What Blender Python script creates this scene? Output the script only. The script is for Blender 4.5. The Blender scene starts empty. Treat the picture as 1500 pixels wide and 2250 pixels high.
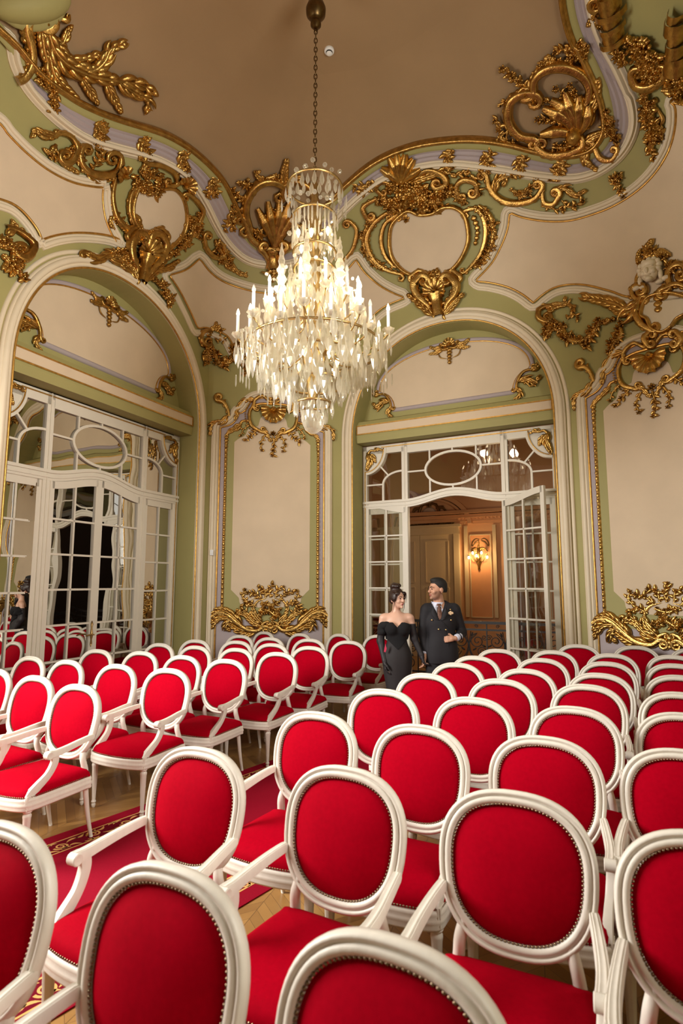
import bpy, math, random
import numpy as np
from mathutils import Vector, Matrix
from mathutils.geometry import delaunay_2d_cdt
PI = math.pi
SC = bpy.context.scene
COL = SC.collection
# ------------------------------------------------------------------ camera, world, lights, exposure
FPX, HCAM, PITCH = 1257.0, 1.72, math.radians(7.1)
cd = bpy.data.cameras.new('camera')
cam = bpy.data.objects.new('camera', cd); COL.objects.link(cam)
cd.sensor_fit = 'HORIZONTAL'; cd.sensor_width = 24.0; cd.lens = 24.0*FPX/1500.0
cam.location = (0, 0, HCAM); cam.rotation_euler = (PI/2+PITCH, 0, 0)
cd.clip_start = 0.05; cd.clip_end = 100
cd.dof.use_dof = True; cd.dof.focus_distance = 6.0; cd.dof.aperture_fstop = 3.2
SC.camera = cam
SC.view_settings.view_transform = 'Standard'; SC.view_settings.look = 'None'
SC.view_settings.gamma = 1.0; SC.view_settings.exposure = -0.32
try: SC.view_settings.use_curve_mapping = False
except Exception: pass
SC.cycles.use_denoising = True
SC.cycles.max_bounces = 8; SC.cycles.diffuse_bounces = 4; SC.cycles.glossy_bounces = 4
SC.cycles.transmission_bounces = 6; SC.cycles.transparent_max_bounces = 24
SC.cycles.caustics_reflective = False; SC.cycles.caustics_refractive = False
SC.cycles.sample_clamp_indirect = 4.0
wd = bpy.data.worlds.new('world'); SC.world = wd; wd.use_nodes = True
wd.node_tree.nodes['Background'].inputs[0].default_value = (0.75, 0.85, 1.0, 1)
wd.node_tree.nodes['Background'].inputs[1].default_value = 0.25
def area(name, loc, direction, sx, sy, power, color, spread=PI):
    l = bpy.data.lights.new(name, 'AREA'); l.shape = 'RECTANGLE'; l.size = sx; l.size_y = sy
    l.energy = power; l.color = color; l.spread = spread
    o = bpy.data.objects.new(name, l); COL.objects.link(o); o.location = loc
    o.rotation_euler = Vector(direction).to_track_quat('-Z', 'Y').to_euler()
    return o
def point(name, loc, power, color, r=0.05):
    l = bpy.data.lights.new(name, 'POINT'); l.energy = power; l.color = color; l.shadow_soft_size = r
    o = bpy.data.objects.new(name, l); COL.objects.link(o); o.location = loc
    return o
WARM = (1.0, 0.78, 0.52)
# daylight through the tall window in the left wall, just outside the frame
area('window_daylight', (-4.46, 3.11, 3.0), (0.92, 0.10, -0.34), 2.4, 2.4, 520, (1.0, 0.97, 0.92), math.radians(150))
# daylight through the rear window behind the camera
area('rear_daylight', (-0.6, -2.7, 2.8), (-0.12, 0.95, -0.02), 2.2, 3.0, 8, (1.0, 0.96, 0.90))
# added fill for the left wall, at a made-up window in the right-hand wall
area('right_fill', (2.28, 0.97, 3.5), (-0.80, 0.58, 0.12), 2.0, 2.4, 240, (1.0, 0.96, 0.90), math.radians(135))
# the chandelier's bulbs
CH = np.array([-0.268, 5.3, 0.0])
for k, (dx, dy, z, w) in enumerate([(0.0, 0.0, 5.05, 26), (0.36, -0.15, 4.5, 24), (-0.36, -0.15, 4.5, 24), (0.0, 0.38, 4.5, 24), (0.0, -0.02, 3.90, 42)]):
    point('chandelier_light', (CH[0]+dx, CH[1]+dy, z), w, WARM, 0.09)

# ------------------------------------------------------------------ mesh builder
class MB:
    def __init__(self): self.v = []; self.f = []; self.m = []; self.n = 0
    def add(self, V, Fc, mi=0):
        V = np.asarray(V, float).reshape(-1, 3); b = self.n
        self.v.append(V); self.n += len(V)
        for q in Fc: self.f.append(tuple(int(i)+b for i in q)); self.m.append(mi)
    def grid(self, G, cu=False, cv=False, mi=0, caps=False):
        G = np.asarray(G, float); a, b = G.shape[:2]; Fc = []
        for i in range(a if cu else a-1):
            for j in range(b if cv else b-1):
                i2, j2 = (i+1) % a, (j+1) % b
                Fc.append((i*b+j, i2*b+j, i2*b+j2, i*b+j2))
        if caps:
            Fc.append(tuple(range(b))[::-1]); Fc.append(tuple((a-1)*b+j for j in range(b)))
        self.add(G, Fc, mi)
    def box(self, c, s, mi=0, R=None):
        c = np.array(c, float); h = np.array(s, float)/2
        V = np.array([[x, y, z] for x in (-1, 1) for y in (-1, 1) for z in (-1, 1)])*h
        if R is not None: V = V @ np.array(R).T
        self.add(V+c, [(0, 1, 3, 2), (4, 6, 7, 5), (0, 4, 5, 1), (2, 3, 7, 6), (0, 2, 6, 4), (1, 5, 7, 3)], mi)
    def tube(self, P, r, n=8, up=(0, 0, 1), sx=1.0, sy=1.0, caps=True, mi=0, closed=False):
        P = np.asarray(P, float); k = len(P); r = np.full(k, r) if np.isscalar(r) else np.asarray(r, float)
        T, N, B = frames(P, np.tile(np.array(up, float), (k, 1)), closed)
        a = np.arange(n)*2*PI/n
        G = P[:, None]+r[:, None, None]*(B[:, None]*np.cos(a)[None, :, None]*sx+N[:, None]*np.sin(a)[None, :, None]*sy)
        self.grid(G, cu=closed, cv=True, mi=mi, caps=caps and not closed)
    def lathe(self, prof, c=(0, 0, 0), n=16, mi=0, flute=0, fd=0.0, fz=(0, 0)):
        prof = np.asarray(prof, float); a = np.arange(n)*2*PI/n
        G = np.zeros((len(prof), n, 3))
        for i, (r, z) in enumerate(prof):
            rr = np.full(n, r)
            if flute and fz[0] < z < fz[1]: rr = r*(1-fd*(0.5+0.5*np.cos(a*flute)))
            G[i, :, 0] = rr*np.cos(a)+c[0]; G[i, :, 1] = rr*np.sin(a)+c[1]; G[i, :, 2] = z+c[2]
        self.grid(G, cv=True, mi=mi, caps=True)
    def sweep(self, P, N, prof, closed=False, pclosed=False, mi=0, caps=True, scale=None, side=None):
        """prof: (along the binormal, along the normal)"""
        P = np.asarray(P, float); T, N, B = frames(P, N, closed)
        pr = np.asarray(prof, float); s = np.ones(len(P)) if scale is None else np.asarray(scale, float)
        G = P[:, None]+s[:, None, None]*(B[:, None]*pr[None, :, 0, None]+N[:, None]*pr[None, :, 1, None])
        self.grid(G, cu=closed, cv=pclosed, mi=mi, caps=caps and pclosed and not closed)
    def blob(self, c, ax, mi=0, n=8, m=5, half=False):
        """ellipsoid with axes ax (3 vectors already scaled); half keeps the side of ax[2]"""
        c = np.array(c, float); ax = np.array(ax, float)
        ph = np.linspace(0 if half else -PI/2, PI/2, m); a = np.arange(n)*2*PI/n
        G = c+np.cos(ph)[:, None, None]*(np.cos(a)[None, :, None]*ax[0]+np.sin(a)[None, :, None]*ax[1])+np.sin(ph)[:, None, None]*ax[2]
        self.grid(G, cv=True, mi=mi)
    def build(self, name, mats, parent=None, smooth=True, angle=None):
        me = bpy.data.meshes.new(name)
        V = np.concatenate(self.v) if self.v else np.zeros((0, 3))
        if parent is not None and hasattr(parent, 'location'):
            V = V-np.array(ROOTS.get(parent.name, (0, 0, 0)))
        me.from_pydata(V.tolist(), [], self.f)
        if not isinstance(mats, (list, tuple)): mats = [mats]
        for m in mats: me.materials.append(m)
        if len(mats) > 1: me.polygons.foreach_set('material_index', self.m)
        if smooth: me.polygons.foreach_set('use_smooth', [True]*len(self.f))
        me.validate(); me.update()
        if smooth and angle: me.set_sharp_from_angle(angle=math.radians(angle))
        o = bpy.data.objects.new(name, me); COL.objects.link(o)
        if parent is not None: o.parent = parent; ROOTS[o.name] = ROOTS.get(parent.name, (0, 0, 0))
        return o
ROOTS = {}     # world origin of each Empty, so parts may be modelled in world space
def frames(P, N, closed=False):
    P = np.asarray(P, float)
    if closed: T = np.roll(P, -1, 0)-np.roll(P, 1, 0)
    else: T = np.gradient(P, axis=0)
    T /= np.maximum(np.linalg.norm(T, axis=1, keepdims=True), 1e-9)
    N = np.broadcast_to(np.asarray(N, float), P.shape)
    B = np.cross(T, N); ln = np.linalg.norm(B, axis=1, keepdims=True)
    bad = ln[:, 0] < 1e-4
    if bad.any():
        B[bad] = np.cross(T[bad], np.array([1.0, 0.13, 0.2])); ln = np.linalg.norm(B, axis=1, keepdims=True)
    B = B/np.maximum(ln, 1e-9)
    return T, np.cross(B, T), B
def cat(pts, n=8, closed=False):
    """Catmull-Rom through the points"""
    p = np.asarray(pts, float)
    if len(p) < 3 and not closed: return p[0]+(p[-1]-p[0])*np.linspace(0, 1, n+1)[:, None]
    if closed: q = np.vstack([p[-1], p, p[0], p[1]])
    else: q = np.vstack([2*p[0]-p[1], p, 2*p[-1]-p[-2]])
    t = np.linspace(0, 1, n, endpoint=False)[:, None]; out = []
    for i in range(1, len(q)-2):
        a, b, c, d = q[i-1], q[i], q[i+1], q[i+2]
        out.append(0.5*((2*b)+(c-a)*t+(2*a-5*b+4*c-d)*t*t+(-a+3*b-3*c+d)*t**3))
    if not closed: out.append(p[-1:])
    return np.vstack(out)
def segs(*ss, n=6):
    """smooth each run of points on its own and join them, keeping the corners"""
    out = []
    for s in ss:
        c = cat(s, n); out.append(c if not out else c[1:] if np.allclose(c[0], out[-1][-1]) else c)
    return np.vstack(out)
def resample(P, step, closed=False):
    P = np.asarray(P, float)
    if closed: P = np.vstack([P, P[:1]])
    d = np.r_[0, np.cumsum(np.linalg.norm(np.diff(P, axis=0), axis=1))]
    n = max(2, int(round(d[-1]/step))+1); s = np.linspace(0, d[-1], n)
    Q = np.stack([np.interp(s, d, P[:, k]) for k in range(P.shape[1])], 1)
    return Q[:-1] if closed else Q
def inpoly(P, poly):
    P = np.asarray(P, float); poly = np.asarray(poly, float); x, y = P[:, 0], P[:, 1]; r = np.zeros(len(P), bool)
    for (x1, y1), (x2, y2) in zip(poly, np.roll(poly, -1, 0)):
        c = (y1 > y) != (y2 > y)
        with np.errstate(divide='ignore', invalid='ignore'): xi = x1+(y-y1)*(x2-x1)/(y2-y1)
        r ^= c & (x < xi)
    return r
# ------------------------------------------------------------------ objects
def tag(o, label=None, cat_=None, group=None, kind=None):
    if label: o['label'] = label
    if cat_: o['category'] = cat_
    if group: o['group'] = group
    if kind: o['kind'] = kind
    return o
def thing(name, label, cat_, loc=(0, 0, 0), group=None, kind=None):
    o = bpy.data.objects.new(name, None); COL.objects.link(o); o.location = loc; o.empty_display_size = 0.1
    ROOTS[o.name] = tuple(loc)
    return tag(o, label, cat_, group, kind)
# ------------------------------------------------------------------ materials
def mat(name, color, rough=0.5, metal=0.0, noise=0.0, nscale=8.0, bump=0.0, bscale=200.0, spec=0.5, emit=None, estr=0.0, sheen=0.0, stretch=None, coat=0.0):
    m = bpy.data.materials.new(name); m.use_nodes = True; nt = m.node_tree; b = nt.nodes['Principled BSDF']
    b.inputs['Base Color'].default_value = (*color, 1); b.inputs['Roughness'].default_value = rough
    b.inputs['Metallic'].default_value = metal; b.inputs['Specular IOR Level'].default_value = spec
    if sheen: b.inputs['Sheen Weight'].default_value = sheen; b.inputs['Sheen Tint'].default_value = (*color, 1); b.inputs['Sheen Roughness'].default_value = 0.4
    if coat: b.inputs['Coat Weight'].default_value = coat
    if emit: b.inputs['Emission Color'].default_value = (*emit, 1); b.inputs['Emission Strength'].default_value = estr
    tc = nt.nodes.new('ShaderNodeTexCoord'); src = tc.outputs['Object']
    if stretch:
        mp = nt.nodes.new('ShaderNodeMapping'); mp.inputs['Scale'].default_value = stretch; nt.links.new(src, mp.inputs[0]); src = mp.outputs[0]
    if noise:
        n = nt.nodes.new('ShaderNodeTexNoise'); n.inputs['Scale'].default_value = nscale; n.inputs['Detail'].default_value = 6
        nt.links.new(src, n.inputs['Vector'])
        r = nt.nodes.new('ShaderNodeMapRange'); r.inputs[1].default_value = 0.25; r.inputs[2].default_value = 0.75
        r.inputs[3].default_value = 1-noise; r.inputs[4].default_value = 1+noise*0.6; nt.links.new(n.outputs[0], r.inputs[0])
        h = nt.nodes.new('ShaderNodeHueSaturation'); h.inputs['Color'].default_value = (*color, 1)
        nt.links.new(r.outputs[0], h.inputs['Value']); nt.links.new(h.outputs[0], b.inputs['Base Color'])
    if bump:
        n2 = nt.nodes.new('ShaderNodeTexNoise'); n2.inputs['Scale'].default_value = bscale; n2.inputs['Detail'].default_value = 3
        nt.links.new(src, n2.inputs['Vector'])
        bp = nt.nodes.new('ShaderNodeBump'); bp.inputs['Strength'].default_value = bump; bp.inputs['Distance'].default_value = 0.01
        nt.links.new(n2.outputs[0], bp.inputs['Height']); nt.links.new(bp.outputs[0], b.inputs['Normal'])
    return m
M = {}
M['cream'] = mat('cream_wall', (0.72, 0.575, 0.405), 0.75, noise=0.06, nscale=2.5, bump=0.12, bscale=160, spec=0.25)
M['green'] = mat('sage_green_paint', (0.385, 0.345, 0.135), 0.6, noise=0.06, nscale=2, spec=0.3)
M['white'] = mat('cream_white_moulding', (0.77, 0.66, 0.48), 0.5, noise=0.04, nscale=5, spec=0.4)
M['lilac'] = mat('lilac_paint', (0.45, 0.38, 0.385), 0.6, noise=0.05, nscale=3, spec=0.3)
M['ceil'] = mat('tan_ceiling', (0.36, 0.235, 0.125), 0.85, noise=0.08, nscale=1.2, bump=0.1, bscale=140, spec=0.2)
M['gold'] = mat('gilding', (0.56, 0.34, 0.10), 0.30, metal=1.0, noise=0.45, nscale=14, bump=0.35, bscale=55)
M['goldline'] = mat('gilt_line', (0.66, 0.38, 0.10), 0.35, metal=0.9, noise=0.3, nscale=20)
M['door'] = mat('white_door_paint', (0.78, 0.72, 0.60), 0.4, noise=0.03, nscale=6, spec=0.5)
M['wood'] = mat('white_chair_paint', (0.71, 0.66, 0.57), 0.45, noise=0.06, nscale=30, bump=0.08, bscale=60, spec=0.5, stretch=(1, 1, 0.3))
M['brass'] = mat('aged_brass', (0.55, 0.38, 0.16), 0.35, metal=1.0, noise=0.25, nscale=30)
M['nail'] = mat('bronze_nail', (0.20, 0.14, 0.085), 0.30, metal=1.0)
M['black'] = mat('black_iron', (0.02, 0.018, 0.017), 0.5)
M['dark'] = mat('shade_backing_black', (0.012, 0.009, 0.008), 0.8)  # near-black colour that stands in for shade, and backs the mirrors
M['plastic'] = mat('white_plastic', (0.8, 0.8, 0.78), 0.4)
def red_fabric(name, col):
    m = mat(name, col, 0.78, noise=0.10, nscale=60, spec=0.02)
    nt = m.node_tree; b = nt.nodes['Principled BSDF']; tc = nt.nodes['Texture Coordinate']
    ws = []
    for d in ('X', 'Z'):
        w = nt.nodes.new('ShaderNodeTexWave'); w.wave_type = 'BANDS'; w.bands_direction = d
        w.inputs['Scale'].default_value = 130; w.inputs['Distortion'].default_value = 2.5; w.inputs['Detail'].default_value = 2
        nt.links.new(tc.outputs['Object'], w.inputs[0]); ws.append(w)
    a = nt.nodes.new('ShaderNodeMath'); nt.links.new(ws[0].outputs[1], a.inputs[0]); nt.links.new(ws[1].outputs[1], a.inputs[1])
    bp = nt.nodes.new('ShaderNodeBump'); bp.inputs['Strength'].default_value = 0.16; bp.inputs['Distance'].default_value = 0.004
    nt.links.new(a.outputs[0], bp.inputs['Height']); nt.links.new(bp.outputs[0], b.inputs['Normal'])
    return m
M['red'] = red_fabric('red_upholstery', (0.34, 0.0, 0.009))
def glass(name, gloss, tint=(1, 1, 1), rough=0.0, wav=0.0, wscale=3.0, ior=1.5, mirror=None):
    m = bpy.data.materials.new(name); m.use_nodes = True; nt = m.node_tree; nt.nodes.clear()
    o = nt.nodes.new('ShaderNodeOutputMaterial'); g = nt.nodes.new('ShaderNodeBsdfGlossy'); g.inputs['Roughness'].default_value = rough
    mx = nt.nodes.new('ShaderNodeMixShader')
    if mirror: t = nt.nodes.new('ShaderNodeBsdfDiffuse'); t.inputs[0].default_value = (0.01, 0.01, 0.01, 1); g.inputs[0].default_value = (*mirror, 1)
    else: t = nt.nodes.new('ShaderNodeBsdfTransparent'); t.inputs[0].default_value = (*tint, 1)
    if wav:
        tc = nt.nodes.new('ShaderNodeTexCoord'); n = nt.nodes.new('ShaderNodeTexNoise'); n.inputs['Scale'].default_value = wscale; n.inputs['Detail'].default_value = 1
        nt.links.new(tc.outputs['Object'], n.inputs[0]); bp = nt.nodes.new('ShaderNodeBump'); bp.inputs['Strength'].default_value = wav; bp.inputs['Distance'].default_value = 0.1
        nt.links.new(n.outputs[0], bp.inputs['Height']); nt.links.new(bp.outputs[0], g.inputs['Normal'])
    mx.inputs[0].default_value = gloss
    nt.links.new(t.outputs[0], mx.inputs[1]); nt.links.new(g.outputs[0], mx.inputs[2]); nt.links.new(mx.outputs[0], o.inputs[0])
    return m
M['pane'] = glass('window_glass', 0.14, tint=(0.9, 0.9, 0.86), wav=0.03, wscale=2.5)
M['mirror'] = glass('mirror_glass', 0.97, mirror=(0.62, 0.60, 0.55), wav=0.05, wscale=1.6)
# ------------------------------------------------------------------ the room's plan: facets seen from inside, left to right
PC, PA, PB, PD = np.array([-2.137, 8.876]), np.array([-.015, 9.25]), np.array([3.15, 7.6]), np.array([4.655, 5.93])
LW = np.array([-.407, -.914]); LW = LW/np.linalg.norm(LW)
class Fac:
    def __init__(s, a, b=None, e=None, L=None):
        s.a = np.array(a, float); s.e = (np.array(b)-s.a) if b is not None else np.array(e, float)
        s.L = np.linalg.norm(s.e) if L is None else L; s.e = s.e/np.linalg.norm(s.e); s.n = np.array([s.e[1], -s.e[0]])
    def pt(s, u, z, w=0.0):
        u, z, w = np.broadcast_arrays(np.asarray(u, float), np.asarray(z, float), np.asarray(w, float))
        p = s.a+u[..., None]*s.e+w[..., None]*s.n
        return np.concatenate([p, z[..., None]], -1)
    @property
    def n3(s): return np.array([s.n[0], s.n[1], 0.0])
    @property
    def e3(s): return np.array([s.e[0], s.e[1], 0.0])
FL = Fac(PC+LW*3.572, PC); FM = Fac(PC, PA); FD = Fac(PA, PB); FR = Fac(PB, PD); FW = Fac(PD, e=LW, L=9.0)
REARN = FD.n*-1.0; FB = Fac(np.array([-1.5, -3.0])+np.array([-REARN[1], REARN[0]])*-6, e=np.array([-REARN[1], REARN[0]]), L=12)
if FB.n @ REARN < 0: FB = Fac(FB.a+FB.e*12, e=-FB.e, L=12)
ALLF = [FL, FM, FD, FR, FW, FB]
Z0, CH_H, CH_W, ZC = 5.75, 2.4, 2.0, 8.148
def inset(z):
    t = np.clip((z-Z0)/CH_H, 0, 0.9999); return CH_W*(1-np.sqrt(1-t*t))
def gfun(p):
    """signed distance-like: positive inside the room, with coved and rounded upper corners"""
    ds = np.stack([(p[..., :2]-f.a) @ f.n for f in ALLF]); ds.sort(axis=0)
    k = np.maximum(2.6*np.clip((p[..., 2]-Z0)/CH_H, 0, 1)**1.6, 1e-6)
    h = np.maximum(k-np.abs(ds[0]-ds[1]), 0)/k
    return np.minimum(ds[0]-h*h*k/4-inset(p[..., 2]), ZC-p[..., 2])
CP, SP = math.cos(PITCH), math.sin(PITCH)
def rays(px):
    px = np.asarray(px, float); dx = (px[..., 0]-750)/FPX; dy = -(px[..., 1]-1125)/FPX
    return np.stack([dx, CP-dy*SP, SP+dy*CP], -1)
CAM = np.array([0, 0, HCAM])
def surf(px):
    """points and inward normals where the sight lines of photo pixels meet the walls, cove or ceiling"""
    d = rays(px); sh = d.shape[:-1]; d = d.reshape(-1, 3); n = len(d)
    lo = np.full(n, 1.0); hi = np.full(n, 1.0); found = np.zeros(n, bool)
    for t in np.arange(1.1, 14, 0.12):
        idx = np.where(~found)[0]
        if not len(idx): break
        g = gfun(CAM+d[idx]*t) < 0
        hi[idx] = t; lo[idx[~g]] = t; found[idx[g]] = True
    for _ in range(22):
        m = (lo+hi)/2; g = gfun(CAM+d*m[:, None]) < 0
        hi = np.where(g, m, hi); lo = np.where(g, lo, m)
    P = CAM+d*lo[:, None]
    e = 0.01; N = np.stack([gfun(P+np.eye(3)[k]*e)-gfun(P-np.eye(3)[k]*e) for k in range(3)], 1)
    N /= np.maximum(np.linalg.norm(N, axis=1, keepdims=True), 1e-9)
    return P.reshape(*sh, 3), N.reshape(*sh, 3)
class PxMap:
    """traced on the photograph, built on the wall or cove that the trace shows"""
    def __call__(s, q): return surf(q)
    def scale(s, q):
        P, N = surf(np.asarray(q, float)[None]); dep = (P[0, 1]*CP+(P[0, 2]-HCAM)*SP); return dep/FPX
PX = PxMap()
class FacMap:
    """laid out on a flat facet in metres from (u0, z0); mir flips it"""
    def __init__(s, f, u0=0, z0=0, mir=1, w=0.0, k=1.0): s.f, s.u0, s.z0, s.mir, s.w, s.k = f, u0, z0, mir, w, k
    def __call__(s, q):
        q = np.asarray(q, float); P = s.f.pt(s.u0+s.mir*s.k*q[..., 0], s.z0+s.k*q[..., 1], s.w)
        z = P[..., 2]; P[..., :2] += inset(z)[..., None]*s.f.n
        return P, np.broadcast_to(s.f.n3, P.shape)
    def scale(s, q): return s.k
def panel(name, mp, poly, m, w=0.012, step=0.12, parent=None, thick=0.012):
    """a thin filled field lying on the wall inside the outline poly (map units), its rim turned down to the wall"""
    poly = np.asarray(poly, float); sc = mp.scale(poly.mean(0)); st = step/sc
    lo, hi = poly.min(0), poly.max(0)
    gx, gy = np.meshgrid(np.arange(lo[0]+st*.5, hi[0], st), np.arange(lo[1]+st*.5, hi[1], st))
    g = np.stack([gx.ravel(), gy.ravel()], 1)
    if len(g): g = g[inpoly(g, poly)]
    if len(g):
        dd = np.min(np.linalg.norm(g[:, None]-poly[None], axis=2), axis=1); g = g[dd > st*.3]
    pts = np.vstack([poly, g]) if len(g) else poly; n = len(poly)
    vs, _, fs, *_r = delaunay_2d_cdt([Vector(p) for p in pts], [(i, (i+1) % n) for i in range(n)], [], 1, 1e-6)
    V2 = np.array([[v.x, v.y] for v in vs]); P, N = mp(V2)
    fs = [tuple(f) for f in fs]
    cen = np.array([V2[list(f)].mean(0) for f in fs]); keep = inpoly(cen, poly); fs = [f for f, k in zip(fs, keep) if k]
    # face the room
    a = fs[0]; nn = np.cross(P[a[1]]-P[a[0]], P[a[2]]-P[a[0]])
    if nn @ N[a[0]] < 0: fs = [f[::-1] for f in fs]
    mb = MB(); mb.add(P+N*w, fs)
    Pb, Nb = mp(poly); mb.grid(np.stack([Pb+Nb*w, Pb+Nb*(w-thick)], 1), cu=True)
    return mb.build(name, m, parent, smooth=True, angle=40)
def arc_profile(w, h, n=6):
    a = np.linspace(0, PI, n+1); return np.stack([-np.cos(a)*w/2, np.sin(a)*h], 1)
def mould_profile(w, h):
    """stepped cornice-like section, w wide and h high"""
    return np.array([(-.5, 0), (-.5, .35), (-.42, .55), (-.34, .55), (-.30, .8), (-.18, 1), (.02, 1), (.12, .78), (.16, .55), (.28, .62), (.38, .5), (.42, .28), (.5, .22), (.5, 0)])*[w, h]
def moulding(name, mp, path, w, h, m, closed=False, parent=None, step=0.05, prof=None, lift=0.0, mb=None, flip=False, mi=0):
    sc = mp.scale(np.asarray(path, float).mean(0)); q = resample(path, step/sc, closed)
    P, N = mp(q); pr = mould_profile(w, h) if prof is None else prof
    if flip: pr = pr*[-1, 1]
    own = mb is None; mb = mb or MB(); mb.sweep(P+N*lift, N, pr, closed=closed, mi=mi)
    return mb.build(name, m, parent, angle=50) if own else None
# ------------------------------------------------------------------ shells
def struct(name, mb, m, parent=None, smooth=False, label=None):
    o = mb.build(name, m, parent, smooth=smooth)
    if parent is None: o['kind'] = 'structure'
    if label: o['label'] = label
    return o
UC = 1.785
def arch_out(a=1.545, spring=4.05, top=5.70, n=40, p=2.12):
    """(u, z) of an arch from its left foot over the crown to its right foot"""
    t = np.linspace(PI, 0, n+1); c, s = np.cos(t), np.sin(t)
    u = UC+a*np.sign(c)*np.abs(c)**(2/p); z = spring+(top-spring)*np.abs(s)**(2/p)
    return np.vstack([[UC-a, 0], np.stack([u, z], 1), [UC+a, 0]])
ARCH = arch_out()
NICHE = 0.34
def wall_quads(f, mb, u0, u1, z0, z1, nu=1):
    us = np.linspace(u0, u1, nu+1); mb.grid(np.stack([f.pt(us, z0), f.pt(us, z1)], 1))
def arched_wall(name, f, u0, u1, label, extra=None):
    mb = MB()
    wall_quads(f, mb, u0, ARCH[0, 0], 0, Z0); wall_quads(f, mb, ARCH[-1, 0], u1, 0, Z0)
    mb.grid(np.stack([f.pt(ARCH[:, 0], ARCH[:, 1]), f.pt(ARCH[:, 0], Z0)], 1)[1:-1])
    mb.grid(np.stack([f.pt(ARCH[:, 0], ARCH[:, 1]), f.pt(ARCH[:, 0], ARCH[:, 1], -NICHE)], 1))   # reveal
    if extra: extra(mb)
    return struct(name, mb, M['green'], label=label)
WLEFT = (-4.0, -1.3, 1.4, 4.3)      # u0, u1, z0, z1 of the window that lights the room
def left_extra(mb):
    u0, u1, z0, z1 = WLEFT
    wall_quads(FL, mb, -9, u0, 0, Z0); wall_quads(FL, mb, u1, -1.0, 0, Z0)
    wall_quads(FL, mb, u0, u1, 0, z0); wall_quads(FL, mb, u0, u1, z1, Z0)
w_left = arched_wall('wall_left', FL, -1.0, FL.L, 'sage green left wall with a tall arched recess of mirrored doors', left_extra)
w_door = arched_wall('wall_back', FD, 0, FD.L, 'sage green end wall with an arched recess around the open doors')
WRIGHT = (4.4, 6.7, 2.0, 4.9)  # opening added for the right-hand fill lamp
def right_extra(mb):
    u0, u1, z0, z1 = WRIGHT
    wall_quads(FW, mb, 3.6, u0, 0, Z0); wall_quads(FW, mb, u1, FW.L, 0, Z0); wall_quads(FW, mb, u0, u1, 0, z0); wall_quads(FW, mb, u0, u1, z1, Z0)
w_right = arched_wall('wall_right', FW, 0, 3.6, 'sage green right-hand wall outside the view', right_extra)
mb = MB(); wall_quads(FM, mb, 0, FM.L, 0, Z0); w_mid = struct('wall_corner', mb, M['green'], label='narrow canted corner wall with a tall cream panel between the two arches')
mb = MB(); wall_quads(FR, mb, 0, FR.L, 0, Z0); w_cant = struct('wall_end', mb, M['green'], label='canted wall with a cream panel right of the open doors')
mb = MB()
RW = (4.2, 6.4, 1.0, 4.6)
wall_quads(FB, mb, 0, RW[0], 0, Z0); wall_quads(FB, mb, RW[1], 12, 0, Z0); wall_quads(FB, mb, RW[0], RW[1], 0, RW[2]); wall_quads(FB, mb, RW[0], RW[1], RW[3], Z0)
struct('wall_rear', mb, M['cream'], label='plain rear wall behind the camera')
# cove: one curved surface from the wall heads up to the ceiling
LIPL = segs([(-60, 20), (20, 90), (80, 160), (150, 212), (200, 238), (250, 257), (300, 272), (350, 287), (390, 306), (425, 329), (460, 360), (490, 395), (510, 435), (525, 470), (540, 502), (565, 532), (600, 547)])
LIPR = segs([(600, 547), (640, 535), (675, 505), (705, 465), (735, 428), (770, 394), (805, 365), (840, 343), (880, 326), (925, 313), (975, 306), (1025, 303), (1075, 306), (1125, 315), (1175, 329), (1225, 339), (1275, 337), (1310, 318), (1328, 275), (1315, 205), (1285, 135), (1258, 75), (1243, 25), (1236, -30), (1240, -120), (1270, -260)])
LIP = np.vstack([LIPL, LIPR[1:]])
CEILPOLY = np.vstack([[(-3000, -400)], [(-400, -60)], LIP, [(1400, -600), (1500, -4000), (-3000, -4000)]])
mb = MB(); O2 = np.array([0.3, 4.2]); NA, NZ = 1100, 72
ang = np.linspace(0, 2*PI, NA, endpoint=False); zz = Z0+CH_H*np.sin(np.linspace(0, PI/2, NZ+1))*((ZC-Z0)/CH_H)
A2, Zg = np.meshgrid(ang, zz, indexing='ij'); lo = np.zeros(A2.shape); hi = np.full(A2.shape, 14.0)
for _ in range(26):
    m_ = (lo+hi)/2; p = np.stack([O2[0]+m_*np.cos(A2), O2[1]+m_*np.sin(A2), np.minimum(Zg, ZC-1e-4)], -1); g = gfun(p) > 0
    lo = np.where(g, m_, lo); hi = np.where(g, hi, m_)
G = np.stack([O2[0]+lo*np.cos(A2), O2[1]+lo*np.sin(A2), Zg], -1)
mb.grid(G[:, ::-1], cu=True)
cen = np.array([np.concatenate(mb.v)[list(q)].mean(0) for q in mb.f])
dep = cen[:, 1]*CP+(cen[:, 2]-HCAM)*SP
pp = np.stack([750+FPX*cen[:, 0]/np.maximum(dep, .01), 1125-FPX*((cen[:, 2]-HCAM)*CP-cen[:, 1]*SP)/np.maximum(dep, .01)], 1)
isceil = np.where(dep > 0.6, inpoly(pp, CEILPOLY), cen[:, 2] > 7.25)
mb.m = isceil.astype(int).tolist()
cove = struct('trim_1', mb, [M['green'], M['ceil']], smooth=True, label='deep coved frieze rising from the walls to the ceiling')
inner = G[:, -1]; mb = MB(); mb.add(inner, [tuple(range(NA))]); struct('ceiling', mb, M['ceil'], label='large plain tan ceiling')
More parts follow.
